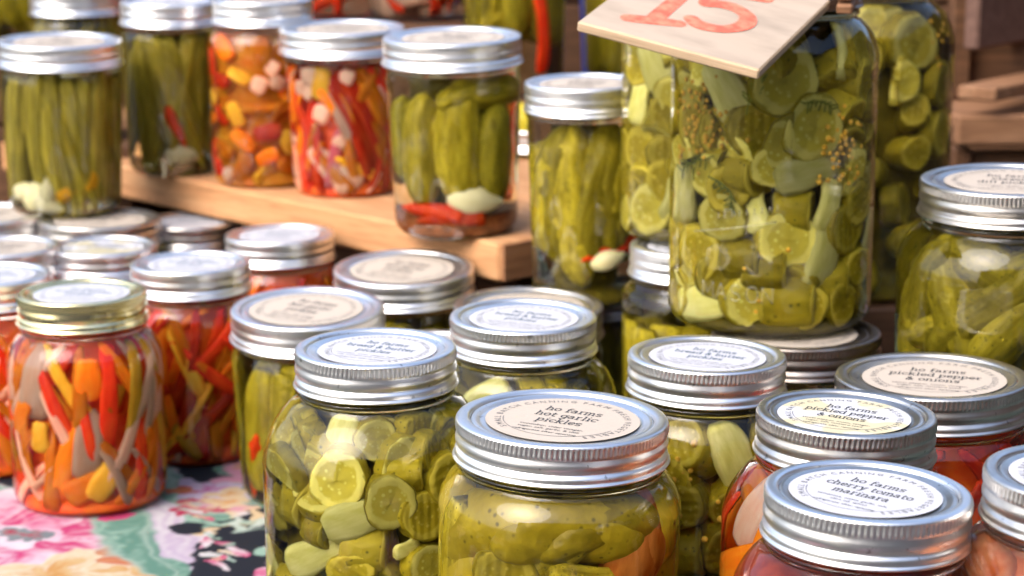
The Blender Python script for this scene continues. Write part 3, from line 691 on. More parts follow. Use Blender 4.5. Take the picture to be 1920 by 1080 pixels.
K['spink'] = piece('onion_strip', ('pink',), shp_strip, 4, .040, .009, .003, curve=.9, twist=.4)
K['salsa'] = piece('salsa_piece', ('salsa',), shp_chunk, 4, .010, .012, .008)
K['bigor'] = piece('pepper_strip', ('orange',), shp_strip, 3, .062, .024, .0042, curve=.8, twist=.15)
K['bigpale'] = piece('onion_piece', ('pale',), shp_strip, 3, .048, .022, .0042, curve=.8, twist=.2)
K['chili'] = piece('chili_pepper', ('red',), shp_okra, 2, .042, .0058)
SIZE = {'slice': .022, 'slice2': .023, 'chunk': .024, 'half': .022, 'onionchunk': .022, 'gherkin': .05, 'gherkind': .05, 'bigherk': .05, 'spear': .05, 'okra': .05, 'garlic': .022, 'amberg': .03, 'cpale': .017, 'salsa': .018, 'bigor': .04, 'bigpale': .032, 'chili': .02}

def put(J, kind, r, th, z, psi=0.0, tilt=0.0, tazi=0.0, s=1.0, depth=0.0, clamp=True):
    nm, key = K[kind]; me, V = random.choice(PC[key])
    er = np.array([math.cos(th), math.sin(th), 0]); et = np.array([-math.sin(th), math.cos(th), 0]); ez = np.array([0, 0, 1.0])
    nrm = norm(er * math.cos(tilt) + (et * math.cos(tazi) + ez * math.sin(tazi)) * math.sin(tilt))
    ln = ez * math.cos(psi) + et * math.sin(psi); ln = norm(ln - nrm * ln.dot(nrm)); xx = np.cross(ln, nrm)
    Rm = np.stack([xx, ln, nrm], 1) * s
    if r is None: r = float(J.rin(z)) - .001
    p = er * r + ez * z; W = V @ Rm.T
    for _ in range(8):
        Q = W + p; lo = Q[:, 2].min(); hi_ = Q[:, 2].max()
        if lo < .004: p = p + ez * (.0045 - lo)
        elif hi_ > J.ztop: p = p - ez * min(hi_ - J.ztop, max(0, lo - .004))
        Q = W + p; ex = np.hypot(Q[:, 0], Q[:, 1]) - J.rin(np.clip(Q[:, 2], .004, None)); m = ex.max()
        if m > 1e-4:
            i = ex.argmax(); dr = Q[i, :2] / (np.hypot(*Q[i, :2]) + 1e-9); p = p - np.append(dr, 0) * (m + 1e-4)
    if clamp:
        Q = W + p
        if (np.hypot(Q[:, 0], Q[:, 1]) - J.rin(np.clip(Q[:, 2], .004, None))).max() > .0012 or Q[:, 2].max() > J.ztop + .003: return None
    o = link(nm, me, J.root, mat4(Rm, p)); J.boxes.append((p, SIZE.get(kind, .03) * s)); return o
def hit(J, px, py):                       # the spot on the glass wall that shows at a place in the picture
    o = J.R.T @ (CAM - J.O); d = J.R.T @ norm(ray(px, py)); R0 = J.Rb - .003
    a = d[0] ** 2 + d[1] ** 2; b = o[0] * d[0] + o[1] * d[1]; c = o[0] ** 2 + o[1] ** 2 - R0 ** 2; q = max(0, b * b - a * c); t = (-b - math.sqrt(q)) / a
    p = o + d * t; return math.atan2(p[1], p[0]), p[2]
def hand(J, kind, px, py, psi=0, tilt=0, tazi=0, s=1.0):
    s *= {'slice': .70, 'slice2': .70, 'chunk': .70, 'half': .70, 'onionchunk': .76}.get(kind, 1.0)
    th, z = hit(J, px, py); return put(J, kind, None, th, z, R_(psi), R_(tilt), R_(tazi), s, clamp=False)
def fill(J, kinds, n, smin=.9, smax=1.15, psi=180, tilt=35, k=.62, ztop=None, inner=True, tries=14):
    names = list(kinds); wts = np.array([kinds[q] for q in names], float); wts /= wts.sum()
    zt = ztop or J.ztop
    cnt = 0
    for layer in ((0, 1) if inner else (0,)):
        for i in range(int(n if layer == 0 else n * .6) * tries):
            if cnt >= (n if layer == 0 else n * 1.6): break
            kd = names[rng.choice(len(names), p=wts)]; s = rng.uniform(smin, smax); sz = SIZE.get(kd, .03) * s
            z = rng.uniform(.008, zt - .006); th = rng.uniform(0, 6.2832); Rr = float(J.rin(z))
            r = Rr - .001 if layer == 0 else Rr * math.sqrt(rng.uniform(.02, .45)); p = np.array([r * math.cos(th), r * math.sin(th), z])
            if any(np.linalg.norm(p - b[0]) < k * .5 * (sz + b[1]) * (1.0 if layer == 0 else .85) for b in J.boxes): continue
            tl = abs(rng.normal(0, tilt)) if layer == 0 else rng.uniform(0, 90)
            if put(J, kd, r, th, z, R_(rng.uniform(-psi, psi)), R_(tl), rng.uniform(0, 6.28), s): cnt += 1
def ring(J, kind, n, zc, s=1.0, lean=6, rad=None, jit=.3, tilt=0, inner=3, zj=.004, sv=.1, phase=0.0, spin=False):
    for i in range(n):
        th = phase + (i + rng.uniform(-jit, jit)) * 6.2832 / n
        put(J, kind, rad, th, zc + rng.uniform(-zj, zj), R_(rng.normal(0, lean)) + (math.pi if rng.random() < .5 else 0), R_(rng.uniform(-tilt, tilt)) + (rng.uniform(0, 6.28) if spin else 0), 0, s * rng.uniform(1 - sv, 1 + sv), clamp=False)
    for i in range(inner):
        th = i * 6.2832 / max(1, inner) + .4; put(J, kind, J.Rb * .36, th, zc, R_(rng.normal(0, lean)), rng.uniform(0, 6.28), 0, s, clamp=False)
def seeds(J, px, py, n, spread, r=.0015):
    th0, z0 = hit(J, px, py); Bd = B(); sv, sf = [], []
    for i in range(5):
        for j in range(8):
            f = math.pi * i / 4; p = j * math.pi / 4; sv.append((math.sin(f) * math.cos(p), math.sin(f) * math.sin(p), math.cos(f)))
    sf = [(i * 8 + j, (i + 1) * 8 + j, (i + 1) * 8 + (j + 1) % 8, i * 8 + (j + 1) % 8) for i in range(4) for j in range(8)]
    sv = np.array(sv); pts = []
    for _ in range(n * 30):
        if len(pts) >= n: break
        z = z0 + rng.normal(0, spread * 1.3); th = th0 + rng.normal(0, spread) / J.Rb; R0 = float(J.rin(z)) - r - rng.uniform(0, .0015)
        p = np.array([R0 * math.cos(th), R0 * math.sin(th), z])
        if all(np.linalg.norm(p - q_) > 1.85 * r for q_ in pts): pts.append(p); Bd.add(sv * r * rng.uniform(.7, 1.15) + p, sf)
    o = link('mustard_seeds', mesh('mustard_seeds', Bd.v, Bd.f, [V_['mustard']], Bd.m), J.root); o['kind'] = 'stuff'; return o

def fill_bb(J, n=46, **k):
    core(J, 'gap_shade', .58, 'shade_core'); k.setdefault('inner', False); k.setdefault('smin', .75); k.setdefault('smax', 1.0); k.setdefault('k', .70); k.setdefault('tries', 40); fill(J, {'slice': 2.0, 'slice2': 2.6, 'chunk': 4.0, 'half': 1.2, 'onionchunk': .9}, n, **k)  # dark inner core stands in for the shade behind the pieces
def core(J, mat, f=.62, name='packed_peppers', top=None):
    zt = top or J.ztop; zz = np.concatenate([[.0035, .006, .009], np.linspace(.012, zt - .002, 14)]); P = [(float(J.rin(max(z, .006))) * (max(f, .86) if z < .0095 else f) * (1 + .05 * math.sin(z * 400)), z) for z in zz]
    V, Fc = lathe(P, 32, close_top=True, close_bot=True); link(name, mesh(name, V, Fc, [V_[mat]]), J.root)
def fill_red(J, n=46, strips=True, **k):
    core(J, 'mash' if strips else 'mash2', .72); k.setdefault('inner', False)
    if strips: fill(J, {'sred': 3.4, 'sorange': 3.2, 'syellow': .8, 'spale': 1.8, 'corange': .5, 'cyellow': .5, 'bigpale': .1}, n, psi=40, tilt=18, k=.42, smin=.85, smax=1.25, **k)
    else: fill(J, {'cred': 3, 'corange': 4.2, 'cyellow': 3.0, 'cpale': 1.5, 'sorange': .8, 'spink': .2, 'sred': .8}, n, psi=180, tilt=25, k=.52, **k)

# ------------------------------------------------------------------ the jars
G_FRONT = 'jars of pickles at the front of the stall'; G_RED = 'jars of red and orange pickled peppers'; G_SHELF = 'jars on the plank riser'; G_STACK = 'stacked jars of pickles'; G_BACK = 'jars at the back of the stall'
# --- front
J = make_jar('jar with white label reading cherry tomato marinara, dark red sauce, foremost at the right', 1628, 917, 398, 'R', .0460, 'red', slant=5.0, lab='ch', pap='white', yaw=36, metal='zinc', lidm='dull', hi=True, group=G_FRONT)
fill(J, {'cred': 1}, 4)
V, Fc = lathe([(p[0] - .0032, max(p[1], .004) + (0.0 if i else .0)) for i, p in enumerate(J.prof[3:26])] + [(.02, J.ztop - .002)], 48, close_top=True, close_bot=True)
link('tomato_sauce', mesh('tomato_sauce', V, Fc, [V_['sauce']]), J.root)
J = make_jar('jar with yellow stained pickled pepper and onions label, big orange and white pieces inside', 1587, 771, 345, 'R', .0480, 'clear', slant=4.2, lab='pp', pap='stain', yaw=27, metal='dull', hi=True, group=G_FRONT)
for (px, py, kd, ps, s) in ((1395, 945, 'bigpale', 20, .7), (1400, 1000, 'bigor', -50, 1.0), (1440, 935, 'bigor', 10, .9), (1385, 1065, 'bigor', 60, 1.0), (1365, 990, 'sred', 30, .8), (1440, 1060, 'bigor', 30, 1.0)): hand(J, kd, px, py, ps, 5, 0, s)
core(J, 'mash2', .5); fill(J, {'bigor': 3, 'bigpale': .5, 'sred': .6, 'sorange': 1.5}, 30, psi=80, tilt=15, k=.5, inner=False)
J = make_jar('wide jar with kraft label reading hot garlic pickles, whole gherkins and amber garlic inside', 1054, 780, 410, 'W', .0500, 'amber', slant=2.6, elev=16.2, lab='hot', pap='kraft', yaw=24, labr=.71, hi=True, group=G_FRONT)
hand(J, 'amberg', 1232, 920, 8, 10, 0, 1.0); hand(J, 'amberg', 1222, 1000, 18, 0, 0, 1.1); hand(J, 'bigherk', 1050, 985, 68, 0, 0, 1.15); hand(J, 'bigherk', 905, 905, 62, 0, 0, .75); hand(J, 'bigherk', 1150, 905, 80, 0, 0, .6)
hand(J, 'spear', 846, 1075, 3, 15, 0, .8); hand(J, 'slice2', 925, 1085, 0, 20, 1, 1.4); hand(J, 'spear', 975, 1085, 50, 0, 0, .8); hand(J, 'bigherk', 1080, 885, 88, 0, 0, .7)
core(J, 'gap_shade', .55, 'shade_core'); fill(J, {'bigherk': 2, 'spear': .6}, 16, psi=90, tilt=5, k=.72, smin=.55, smax=.8, tries=40)
J = make_jar('big shouldered jar of pickle chunks with white bread and butter label, before kraft lids', 704, 649, 311, 'R', .0515, 'green', slant=-1.2, elev=14.8, lab='bb', pap='white', yaw=24, hi=True, group=G_FRONT)
for (px, py, kd, ps, tl, ta, s) in ((612, 815, 'onionchunk', 10, 15, 0, 1.35), (703, 815, 'slice', 0, 8, 1.5, 1.05), (815, 800, 'slice2', 0, 20, 0, 1.1), (744, 868, 'half', -60, 25, 1.5, 1.1), (628, 905, 'slice', 0, 5, 0, 1.42), (545, 950, 'chunk', 40, 70, .6, 1.35), (665, 975, 'onionchunk', 68, 10, 0, 1.4), (790, 970, 'slice2', 0, 10, 3, 1.25), (690, 1035, 'chunk', 10, 80, .3, 1.4), (590, 1000, 'chunk', 10, 70, -.4, .9), (575, 1045, 'onionchunk', 60, 15, 0, 1.3), (765, 1030, 'onionchunk', 80, 30, 0, .6), (770, 900, 'chunk', 0, 80, .2, 1.1), (800, 1065, 'slice', 0, 20, 1.5, 1.2), (735, 762, 'half', 90, 20, 1, .8), (820, 860, 'slice2', 0, 30, 1, 1.0)): hand(J, kd, px, py, ps, tl, ta, s)
fill_bb(J, 90)
J = make_jar('jar with white bread and butter label and dark chunks, just below the gallon jar', 1326, 662, 304, 'R', .0440, 'dark', slant=2.6, lab='bb', pap='white', yaw=24, hi=True, group=G_FRONT)
hand(J, 'onionchunk', 1385, 830, -25, 10, 0, 1.5); seeds(J, 1285, 895, 9, .004); seeds(J, 1345, 960, 4, .006)
fill(J, {'slice2': 2, 'chunk': 3}, 70, tilt=50, smin=.8, smax=1.05, k=.75, inner=False); core(J, 'gap_shade', .58, 'shade_core')
J = make_jar('jar with white bread and butter label half hidden behind the hot garlic pickles lid', 981, 590, 283, 'R', .0462, 'green', slant=.4, elev=15, lab='bb', pap='white', yaw=24, hi=True, group=G_FRONT)
fill(J, {'slice2': 2.5, 'chunk': 2.5, 'slice': 1, 'onionchunk': 1}, 70, smin=.8, smax=1.0, k=.75, inner=False); core(J, 'gap_shade', .58, 'shade_core')
J = make_jar('wide jar with kraft label reading pickled pepper and onions, deep red contents, at right edge', 1748, 702, 370, 'W', .0470, 'red', slant=1.0, lab='pp', pap='kraft', yaw=20, metal='dull', hi=True, group=G_FRONT)
core(J, 'mash'); fill(J, {'sred': 5, 'cred': 2}, 50, psi=90, k=.4, inner=False)
J = make_jar('jar of pale pink relish cut off by the right edge beside the marinara jar', 2046, 884, 405, 'R', .0470, 'clear', slant=4.5, lab='pp', pap='white', yaw=30, metal='dull', hi=True, group=G_FRONT)
core(J, 'salsa', .7); fill(J, {'salsa': 6, 'cpale': .6}, 60, k=.5, inner=False)
# --- kraft lids in the middle
J = make_jar('wide kraft labelled jar of long green pickle spears standing behind the big chunk jar', 577, 575, 296, 'W', .0445, 'green', shape='straight', slant=-2.2, elev=18, lab='hot', pap='kraft', yaw=28, group=G_FRONT, lean=.7)
ring(J, 'spear', 13, J.h * .43, 1.0, 3, tilt=25, inner=4)
hand(J, 'chili', 470, 915, 10, 0, 0, 1)
J = make_jar('wide kraft labelled jar just in front of the end of the plank riser', 757, 500, 271, 'W', .0440, 'green', shape='straight', slant=-2.5, elev=18.5, lab='hot', pap='kraft', yaw=28, group=G_FRONT, lean=.7)
ring(J, 'spear', 12, J.h * .43, 1.0, 3, tilt=25, inner=3)
J = make_jar('kraft labelled lid peeking out between two bread and butter jars', 812, 652, 305, 'W', .0440, 'green', shape='straight', lab='hot', pap='kraft', yaw=25, group=G_FRONT)
ring(J, 'spear', 12, J.h * .43, 1.0, 3, tilt=25, inner=3)
J = make_jar('dusty kraft labelled lid directly behind the middle bread and butter jar', 991, 570, 288, 'W', .0440, 'dark', shape='straight', slant=1.2, elev=16, lab='hot', pap='kraft', yaw=25, metal='dull', group=G_FRONT)
ring(J, 'spear', 12, J.h * .43, 1.0, 3, tilt=25, inner=3)
# --- stacked pairs in the middle
J = make_jar('dark jar underneath the small gherkin jar', 1096, 527, 262, 'W', .0440, 'dark', shape='straight', lab='hot', pap='kraft', metal='dark', group=G_STACK)
ring(J, 'gherkind', 11, J.h * .43, 1.0, 3, inner=3); zt = J.O[2] + J.h
J = make_jar('small straight jar of pale gherkins stacked on a dark lid beside the pickle chunk jars', 1096, 152, 232, 'R', .0345, 'green', base=zt, shape='straight', slant=-.6, elev=10, lab='hot', pap='kraft', yaw=25, group=G_STACK)
for (px, ps, s, py) in ((1022, 2, 1.15, 330), (1060, -4, 1.15, 360), (1128, 10, 1.25, 370), (1085, 3, .9, 440), (1160, 0, 1.1, 330)): hand(J, 'gherkin', px, py, ps, 0, 0, s)
hand(J, 'garlic', 1148, 492, 80, 0, 0, .8); hand(J, 'chili', 1165, 470, 80, 0, 0, 1)
core(J, 'gap_shade', .45, 'shade_core'); ring(J, 'gherkin', 4, J.h * .48, .95, 5, inner=0, phase=.8)
J = make_jar('jar of upright spears under the left gallon jar of chunks, silver band in view', 1300, 458, 244, 'R', .0400, 'green', shape='straight', slant=2.0, lab='bb', pap='white', group=G_STACK, D=1.15)
ring(J, 'spear', 13, J.h * .40, 1.15, 3, tilt=25, inner=4); zt = J.O[2] + J.h
J = make_jar('gallon jar of pickle chunks directly behind the one under the price sign', 1318, -45, 280, 'W', .0455, 'green', base=zt, slant=1.0, lab='bb', pap='white', group=G_STACK, D=1.15)
for (px, py, kd, ps, s) in ((1225, 130, 'onionchunk', -30, 1.5), (1195, 190, 'onionchunk', 10, 1.2), (1240, 215, 'chunk', 0, 1.5), (1205, 395, 'slice', 0, 1.6), (1235, 340, 'chunk', 0, 1.6), (1190, 280, 'slice2', 0, 1.5), (1240, 290, 'slice2', 0, 1.4)): hand(J, kd, px, py, ps, 15, 0, s)
fill_bb(J, 95, smin=.9, smax=1.1)
J = make_jar('dark jar holding up the gallon jar under the price sign', 1493, 618, 324, 'W', .0440, 'dark', shape='straight', slant=1.2, lab='hot', pap='kraft', metal='dark', hi=True, group=G_STACK)
ring(J, 'gherkind', 11, J.h * .43, 1.0, 3, inner=3); zt = J.O[2] + J.h
BIG = make_jar('gallon jar of pickle chunks and mustard seeds under the price sign', 1456, -52, 300, 'W', .0534, 'green', base=zt, slant=1.2, lab='bb', pap='white', metal='dark', group=G_STACK, D=1.04, hi=True)
J = BIG
for (px, py, kd, ps, tl, ta, s) in ((1288, 175, 'half', 75, 15, 0, 1.5), (1362, 178, 'onionchunk', -35, 15, 0, 1.7), (1460, 155, 'slice', 0, 15, 1.5, 1.9), (1520, 242, 'slice', 0, 6, 0, 1.85), (1440, 316, 'slice', 0, 15, 0, 1.2), (1515, 325, 'onionchunk', 75, 10, 0, 1.5), (1345, 408, 'slice', 0, 5, 0, 1.45), (1470, 452, 'slice', 0, 8, 1, 1.7), (1385, 330, 'chunk', 0, 70, .4, 1.5), (1400, 245, 'slice2', 0, 20, .4, 1.6), (1557, 385, 'onionchunk', 15, 15, 0, 1.2), (1550, 470, 'onionchunk', 12, 15, 0, 1.7), (1585, 430, 'slice2', 0, 15, 1, 1.5), (1395, 490, 'chunk', 20, 80, .3, 1.5), (1445, 510, 'chunk', 80, 80, .1, 1.6), (1498, 562, 'chunk', 80, 75, .2, 1.9), (1310, 565, 'onionchunk', 78, 15, 0, 1.6), (1390, 580, 'slice', 0, 30, 1.5, 1.6), (1300, 470, 'slice2', 0, 10, 0, 1.6), (1275, 365, 'onionchunk', 3, 60, 0, 1.4), (1500, 400, 'chunk', 60, 70, .2, 1.3), (1335, 250, 'slice2', 0, 30, 2, 1.5), (1575, 530, 'chunk', 10, 70, .5, 1.6), (1625, 335, 'half', 80, 20, 0, 1.2), (1330, 520, 'slice2', 0, 20, 1, 1.4)): hand(J, kd, px, py, ps, tl, ta, s)
seeds(J, 1312, 230, 70, .0085); seeds(J, 1580, 280, 45, .0065); seeds(J, 1440, 500, 6, .012)
fill_bb(J, 95, smin=.9, smax=1.1)
J = make_jar('gallon jar of big pickle slices in shade, right of the one under the price sign', 1622, -70, 290, 'W', .0575, 'dark', base=.089, lab='bb', pap='white', group=G_STACK, D=1.265)
for (px, py, kd, ps, s) in ((1635, 45, 'slice', 0, 1.7), (1718, 85, 'slice', 0, 2.0), (1690, 25, 'half', 90, 1.5), (1700, 152, 'half', 95, 1.5), (1762, 250, 'slice2', 0, 1.6), (1765, 160, 'slice2', 0, 1.5)): hand(J, kd, px, py, ps, 12, 0, s)
seeds(J, 1770, 60, 14, .008); core(J, 'gap_shade', .66, 'shade_core'); fill(J, {'slice2': 2, 'chunk': 2}, 40, smin=.9, smax=1.1, k=.95, inner=False)
st = B(); st.box((0, 0, .0442), (.125, .125, .0865)); o = st.build('wooden_block', [W_DARK], None, mat4(rotz(.1), (J.O[0], J.O[1], .001))); tag(o, 'dark wooden block holding up the shaded gallon jar at the right', 'block')
J = make_jar('large wide jar of whole dill gherkins with kraft label at right edge', 1893, 334, 340, 'W', .0540, 'dark', slant=1.5, elev=12.5, lab='di', pap='kraft', yaw=18, metal='dull', hi=True, group=G_STACK)
for (px, py, ps, s) in ((1720, 555, 20, .9), (1770, 530, -20, 1.0), (1840, 590, 50, 1.1), (1880, 500, -60, 1.0), (1700, 610, 10, .9), (1810, 630, 80, 1.0), (1900, 620, 40, 1.0)): hand(J, 'gherkind', px, py, ps, 0, 0, s)
core(J, 'gap_shade', .6, 'shade_core'); fill(J, {'gherkind': 2}, 12, psi=50, tilt=8, k=1.0, smin=.8, smax=.95, ztop=J.ztop - .02, inner=False)
# --- red group at the left
J = make_jar('jar with gold lid of orange, red and white pepper strips on the floral cloth', 153, 545, 246, 'R', .0435, 'red', slant=-2.8, lab='bb', pap='white', yaw=10, metal='gold', hi=True, group=G_RED)
for (px, py, kd, ps, s) in ((165, 835, 'bigpale', 5, .85), (125, 880, 'sorange', 15, 1.35), (105, 770, 'sred', -22, 1.1), (205, 760, 'sred', 3, 1.35), (160, 915, 'corange', 60, 1.4), (195, 905, 'cyellow', 30, 1.3), (240, 830, 'spale', 25, 1.3), (255, 740, 'syellow', 5, 1.2), (100, 880, 'spale', 45, .8), (60, 720, 'bigpale', 5, .9), (215, 900, 'spale', -25, 1.0), (110, 800, 'spale', -25, 1.1), (165, 715, 'corange', 0, 1.3), (290, 880, 'sorange', 10, 1.0), (75, 820, 'cyellow', 0, 1.0), (280, 760, 'spale', 12, 1.2), (150, 745, 'sorange', 2, 1.1)): hand(J, kd, px, py, ps, 5, 0, s)
fill_red(J, 99)
J = make_jar('silver lidded jar of deep orange peppers directly right of the gold lidded jar', 357, 490, 228, 'R', .0410, 'red', slant=-2.6, lab='bb', pap='white', yaw=10, group=G_RED)
core(J, 'mash', .72); fill(J, {'sorange': 3.4, 'sred': 3, 'spale': .8, 'syellow': .7, 'corange': .3, 'spink': .3}, 90, psi=50, tilt=18, k=.4, smin=.85, smax=1.25)
J = make_jar('red pepper jar with white label under the front edge of the plank riser', 524, 437, 209, 'R', .0395, 'red', slant=-2.6, lab='bb', pap='white', yaw=10, group=G_RED); fill_red(J, 30)
J = make_jar('jar with partly yellowed white label behind the gold lidded jar', 192, 459, 211, 'R', .0395, 'red', slant=-2.0, lab='pp', pap='stain', yaw=10, group=G_RED); fill_red(J, 24)
J = make_jar('jar with white label farthest back below the plank riser', 357, 412, 190, 'R', .0385, 'red', slant=-1.6, lab='bb', pap='white', yaw=10, metal='dull', group=G_RED); fill_red(J, 16)
J = make_jar('red pepper jar with white label cut off by the left edge', -19, 512, 232, 'R', .0430, 'red', slant=-3, lab='bb', pap='white', yaw=10, group=G_RED)
fill_red(J, 60)
J = make_jar('kraft labelled jar at the left edge behind the cut off pepper jar', 6, 460, 214, 'R', .0395, 'red', slant=-3, lab='hot', pap='kraft', yaw=15, group=G_RED); fill_red(J, 12)
J = make_jar('silver banded jar at the left edge below the okra jar', -30, 398, 236, 'W', .0440, 'dark', slant=-1.5, shape='straight', lab='hot', pap='kraft', group=G_STACK)
ring(J, 'gherkind', 9, J.h * .43, 1, 3, inner=2)
J = make_jar('kraft labelled jar directly underneath the jar of okra and garlic', 186, 408, 236, 'W', .0440, 'dark', slant=-1.5, shape='straight', lab='hot', pap='kraft', metal='dull', group=G_STACK)
ring(J, 'gherkind', 9, J.h * .43, 1, 3, inner=2); zt = J.O[2] + J.h
J = make_jar('jar of upright green okra pods with white garlic at its foot, stacked at the left', 111, 74, 236, 'W', .0430, 'green', base=zt, shape='straight', slant=-2.2, elev=10, lab='di', pap='kraft', yaw=20, group=G_STACK)
for (px, py, ps, s) in ((25, 230, 3, 1.0), (65, 230, 1, 1.25), (110, 270, -8, 1.2), (150, 230, -10, 1.1), (190, 260, 3, 1.15), (140, 300, -20, .9)): hand(J, 'okra', px, py, ps, 0, 0, s)
for (px, py, ps, s) in ((60, 365, 30, 1.0), (75, 385, 110, .9), (35, 360, 70, .8), (85, 360, 0, .7)): hand(J, 'garlic', px, py, ps, 0, 0, s)
hand(J, 'cyellow', 180, 340, 20, 20, 0, .9); hand(J, 'cyellow', 125, 365, 60, 20, 0, .8)
ring(J, 'okra', 11, J.h * .46, 1.05, 6, inner=5)
# --- jars on the plank riser
J = make_jar('jar of dark gherkins with one garlic clove, at the right end of the plank riser', 847, 66, 268, 'W', .0425, 'green', base=ZS, shape='straight', slant=-2.4, elev=10, lab='di', pap='kraft', yaw=20, group=G_SHELF)
for (px, py, ps, s, kd) in ((772, 285, 2, .98, 'gherkin'), (856, 275, 0, 1.08, 'gherkin'), (942, 290, 3, .95, 'gherkind'), (920, 170, 88, .8, 'gherkin'), (740, 260, 0, .8, 'gherkind')): hand(J, kd, px, py, ps, 0, 0, s)
hand(J, 'garlic', 897, 384, 100, 0, 0, 1.2); hand(J, 'chili', 805, 400, 95, 0, 0, 1.0); hand(J, 'chili', 850, 415, 88, 0, 0, 1.0); core(J, 'gap_shade', .5, 'shade_core'); core(J, 'sediment', .93, 'spice_sediment', .016)

J = make_jar('jar of long red peppers and onion on the plank riser, left of the gherkins', 641, 50, 240, 'W', .0405, 'clear', base=ZS, shape='straight', slant=-2.6, elev=9, lab='pp', pap='kraft', yaw=20, group=G_SHELF)
for (px, py, kd, ps, s) in ((700, 180, 'sred', -25, 1.9), (665, 230, 'sred', -25, 1.6), (720, 260, 'sorange', -30, 1.2), (600, 150, 'cyellow', 0, 1.3), (575, 260, 'sred', 8, 1.2), (560, 290, 'sorange', 0, 1.0), (620, 340, 'bigpale', -50, .9), (640, 230, 'spale', -25, 1.2), (600, 215, 'cpale', 20, 1.2), (620, 200, 'sorange', -35, .9), (690, 360, 'syellow', -60, 1.0), (575, 130, 'cpale', 0, 1.3), (625, 300, 'spink', 10, 1.1)): hand(J, kd, px, py, ps, 8, 0, s)
core(J, 'mash', .72); fill(J, {'sred': 5, 'sorange': 2, 'spale': .7, 'cpale': .7, 'spink': .5, 'cyellow': .5}, 99, psi=40, tilt=18, k=.42)
J = make_jar('jar of small orange, yellow and white pepper chunks in the middle of the plank riser', 492, -4, 193, 'R', .0400, 'clear', base=ZS, slant=-2.2, elev=8, lab='pp', pap='kraft', yaw=20, group=G_SHELF)
fill_red(J, 99, strips=False)
J = make_jar('dark jar of slanting green beans toward the left of the plank riser', 317, 0, 187, 'R', .0365, 'dark', base=ZS, shape='straight', slant=-2.0, elev=8, lab='di', pap='white', yaw=20, group=G_SHELF)
for (px, py, ps, s) in ((290, 170, -12, 1.1), (330, 180, -18, 1.2), (370, 190, -22, 1.2), (350, 150, -20, 1.1), (265, 170, -4, 1.1)): hand(J, 'okra', px, py, ps, 0, 0, s)
hand(J, 'garlic', 350, 296, 90, 0, 0, 1.0); hand(J, 'chili', 330, 240, -20, 0, 0, .8)
ring(J, 'okra', 9, J.h * .5, 1.1, 8, inner=4)
# --- farther back, on crates
def back(label, px, py, w, Rb, tint, bpy_, fillfn, mouth='R', shape='straight', metal='zinc', D=1.7, cr_=True, pap='kraft'):
    zb = CH + D * ray(px, bpy_)[2]
    J = make_jar(label, px, py, w, mouth, Rb, tint, base=zb, shape=shape, lab='di', pap=pap, metal=metal, group=G_BACK, D=D); fillfn(J); return J
pod = lambda J: ring(J, 'okra', 11, J.h * .48, 1.1, 5, inner=3)
gh = lambda J: ring(J, 'gherkin', 9, J.h * .48, 1.1, 5, inner=3)
JB = [back('silver lidded jar of dark green pickles behind the okra jar', 141, -14, 176, .0370, 'dark', 255, pod, D=1.62),
 back('jar of pale green pickles cut off by the top left corner', 5, -190, 185, .0370, 'green', 70, gh, D=1.70),
 back('red pepper jar at the top edge behind the plank riser, left of its twin', 632, -260, 190, .0390, 'red', 30, lambda J: fill(J, {'sred': 1, 'cred': 1}, 30, k=.4), D=1.72),
 back('red pepper and onion jar at the top edge above the gherkin jar lid', 775, -255, 190, .0400, 'clear', 32, lambda J: [hand(J, 'bigpale', 755, 14, 85, 5, 0, 1.6), hand(J, 'bigpale', 725, -8, 85, 5, 0, 1.4), hand(J, 'sred', 845, 10, 10, 5, 0, 1.6), fill(J, {'sred': 3, 'cred': 1}, 34, k=.4)], D=1.70),
 back('tall jar of gherkins with a red chili strip behind the gherkin jar lid', 965, -150, 190, .0430, 'dark', 175, lambda J: [hand(J, 'gherkin', 915, 20, 10, 0, 0, 1.0), hand(J, 'gherkin', 985, 10, 60, 0, 0, 1.0), hand(J, 'sred', 1022, 50, -6, 5, 0, 1.6), ring(J, 'gherkind', 9, J.h * .6, 1.1, 5, inner=2)], D=1.66),
 back('jar of upright yellow green spears behind the price sign', 1176, -140, 150, .0375, 'green', 150, lambda J: ring(J, 'spear', 12, J.h * .45, 1.6, 2, tilt=25, inner=3), D=1.75),
 back('small dark lidded jar in the gap between the two gherkin jars', 1000, 236, 175, .0370, 'dark', 400, gh, D=1.62)]
for i, J in enumerate(JB):
    pass
def support(name, js, pad, mats, label, yaw=0.0):
    x0 = min(j.O[0] for j in js) - pad; x1 = max(j.O[0] for j in js) + pad; y0 = min(j.O[1] for j in js) - pad; y1 = max(j.O[1] for j in js) + pad; zt = min(j.O[2] for j in js)
    return crate('wooden_crate', ((x0 + x1) / 2, (y0 + y1) / 2, .001), (x1 - x0, y1 - y0, zt - .003), 0, mats, label)
support('wooden_crate', [JB[0]], .05, (W_DARK, W_DARK), 'dark crate under the jar behind the okra jar')
support('wooden_crate', [JB[1]], .052, (W_DARK, W_DARK), 'dark crate under the jar in the top left corner')
support('wooden_crate', [JB[2], JB[3]], .055, (W_DARK, W_DARK), 'long dark crate under the two red jars at the top edge')
support('wooden_crate', [JB[4]], .048, (W_DARK, W_DARK), 'dark crate under the tall gherkin and chili jar')
support('wooden_crate', [JB[5]], .05, (W_DARK, W_DARK), 'dark crate under the spear jar behind the price sign')
support('wooden_crate', [JB[6]], .046, (W_DARK, W_DARK), 'dark crate under the small jar in the central gap')
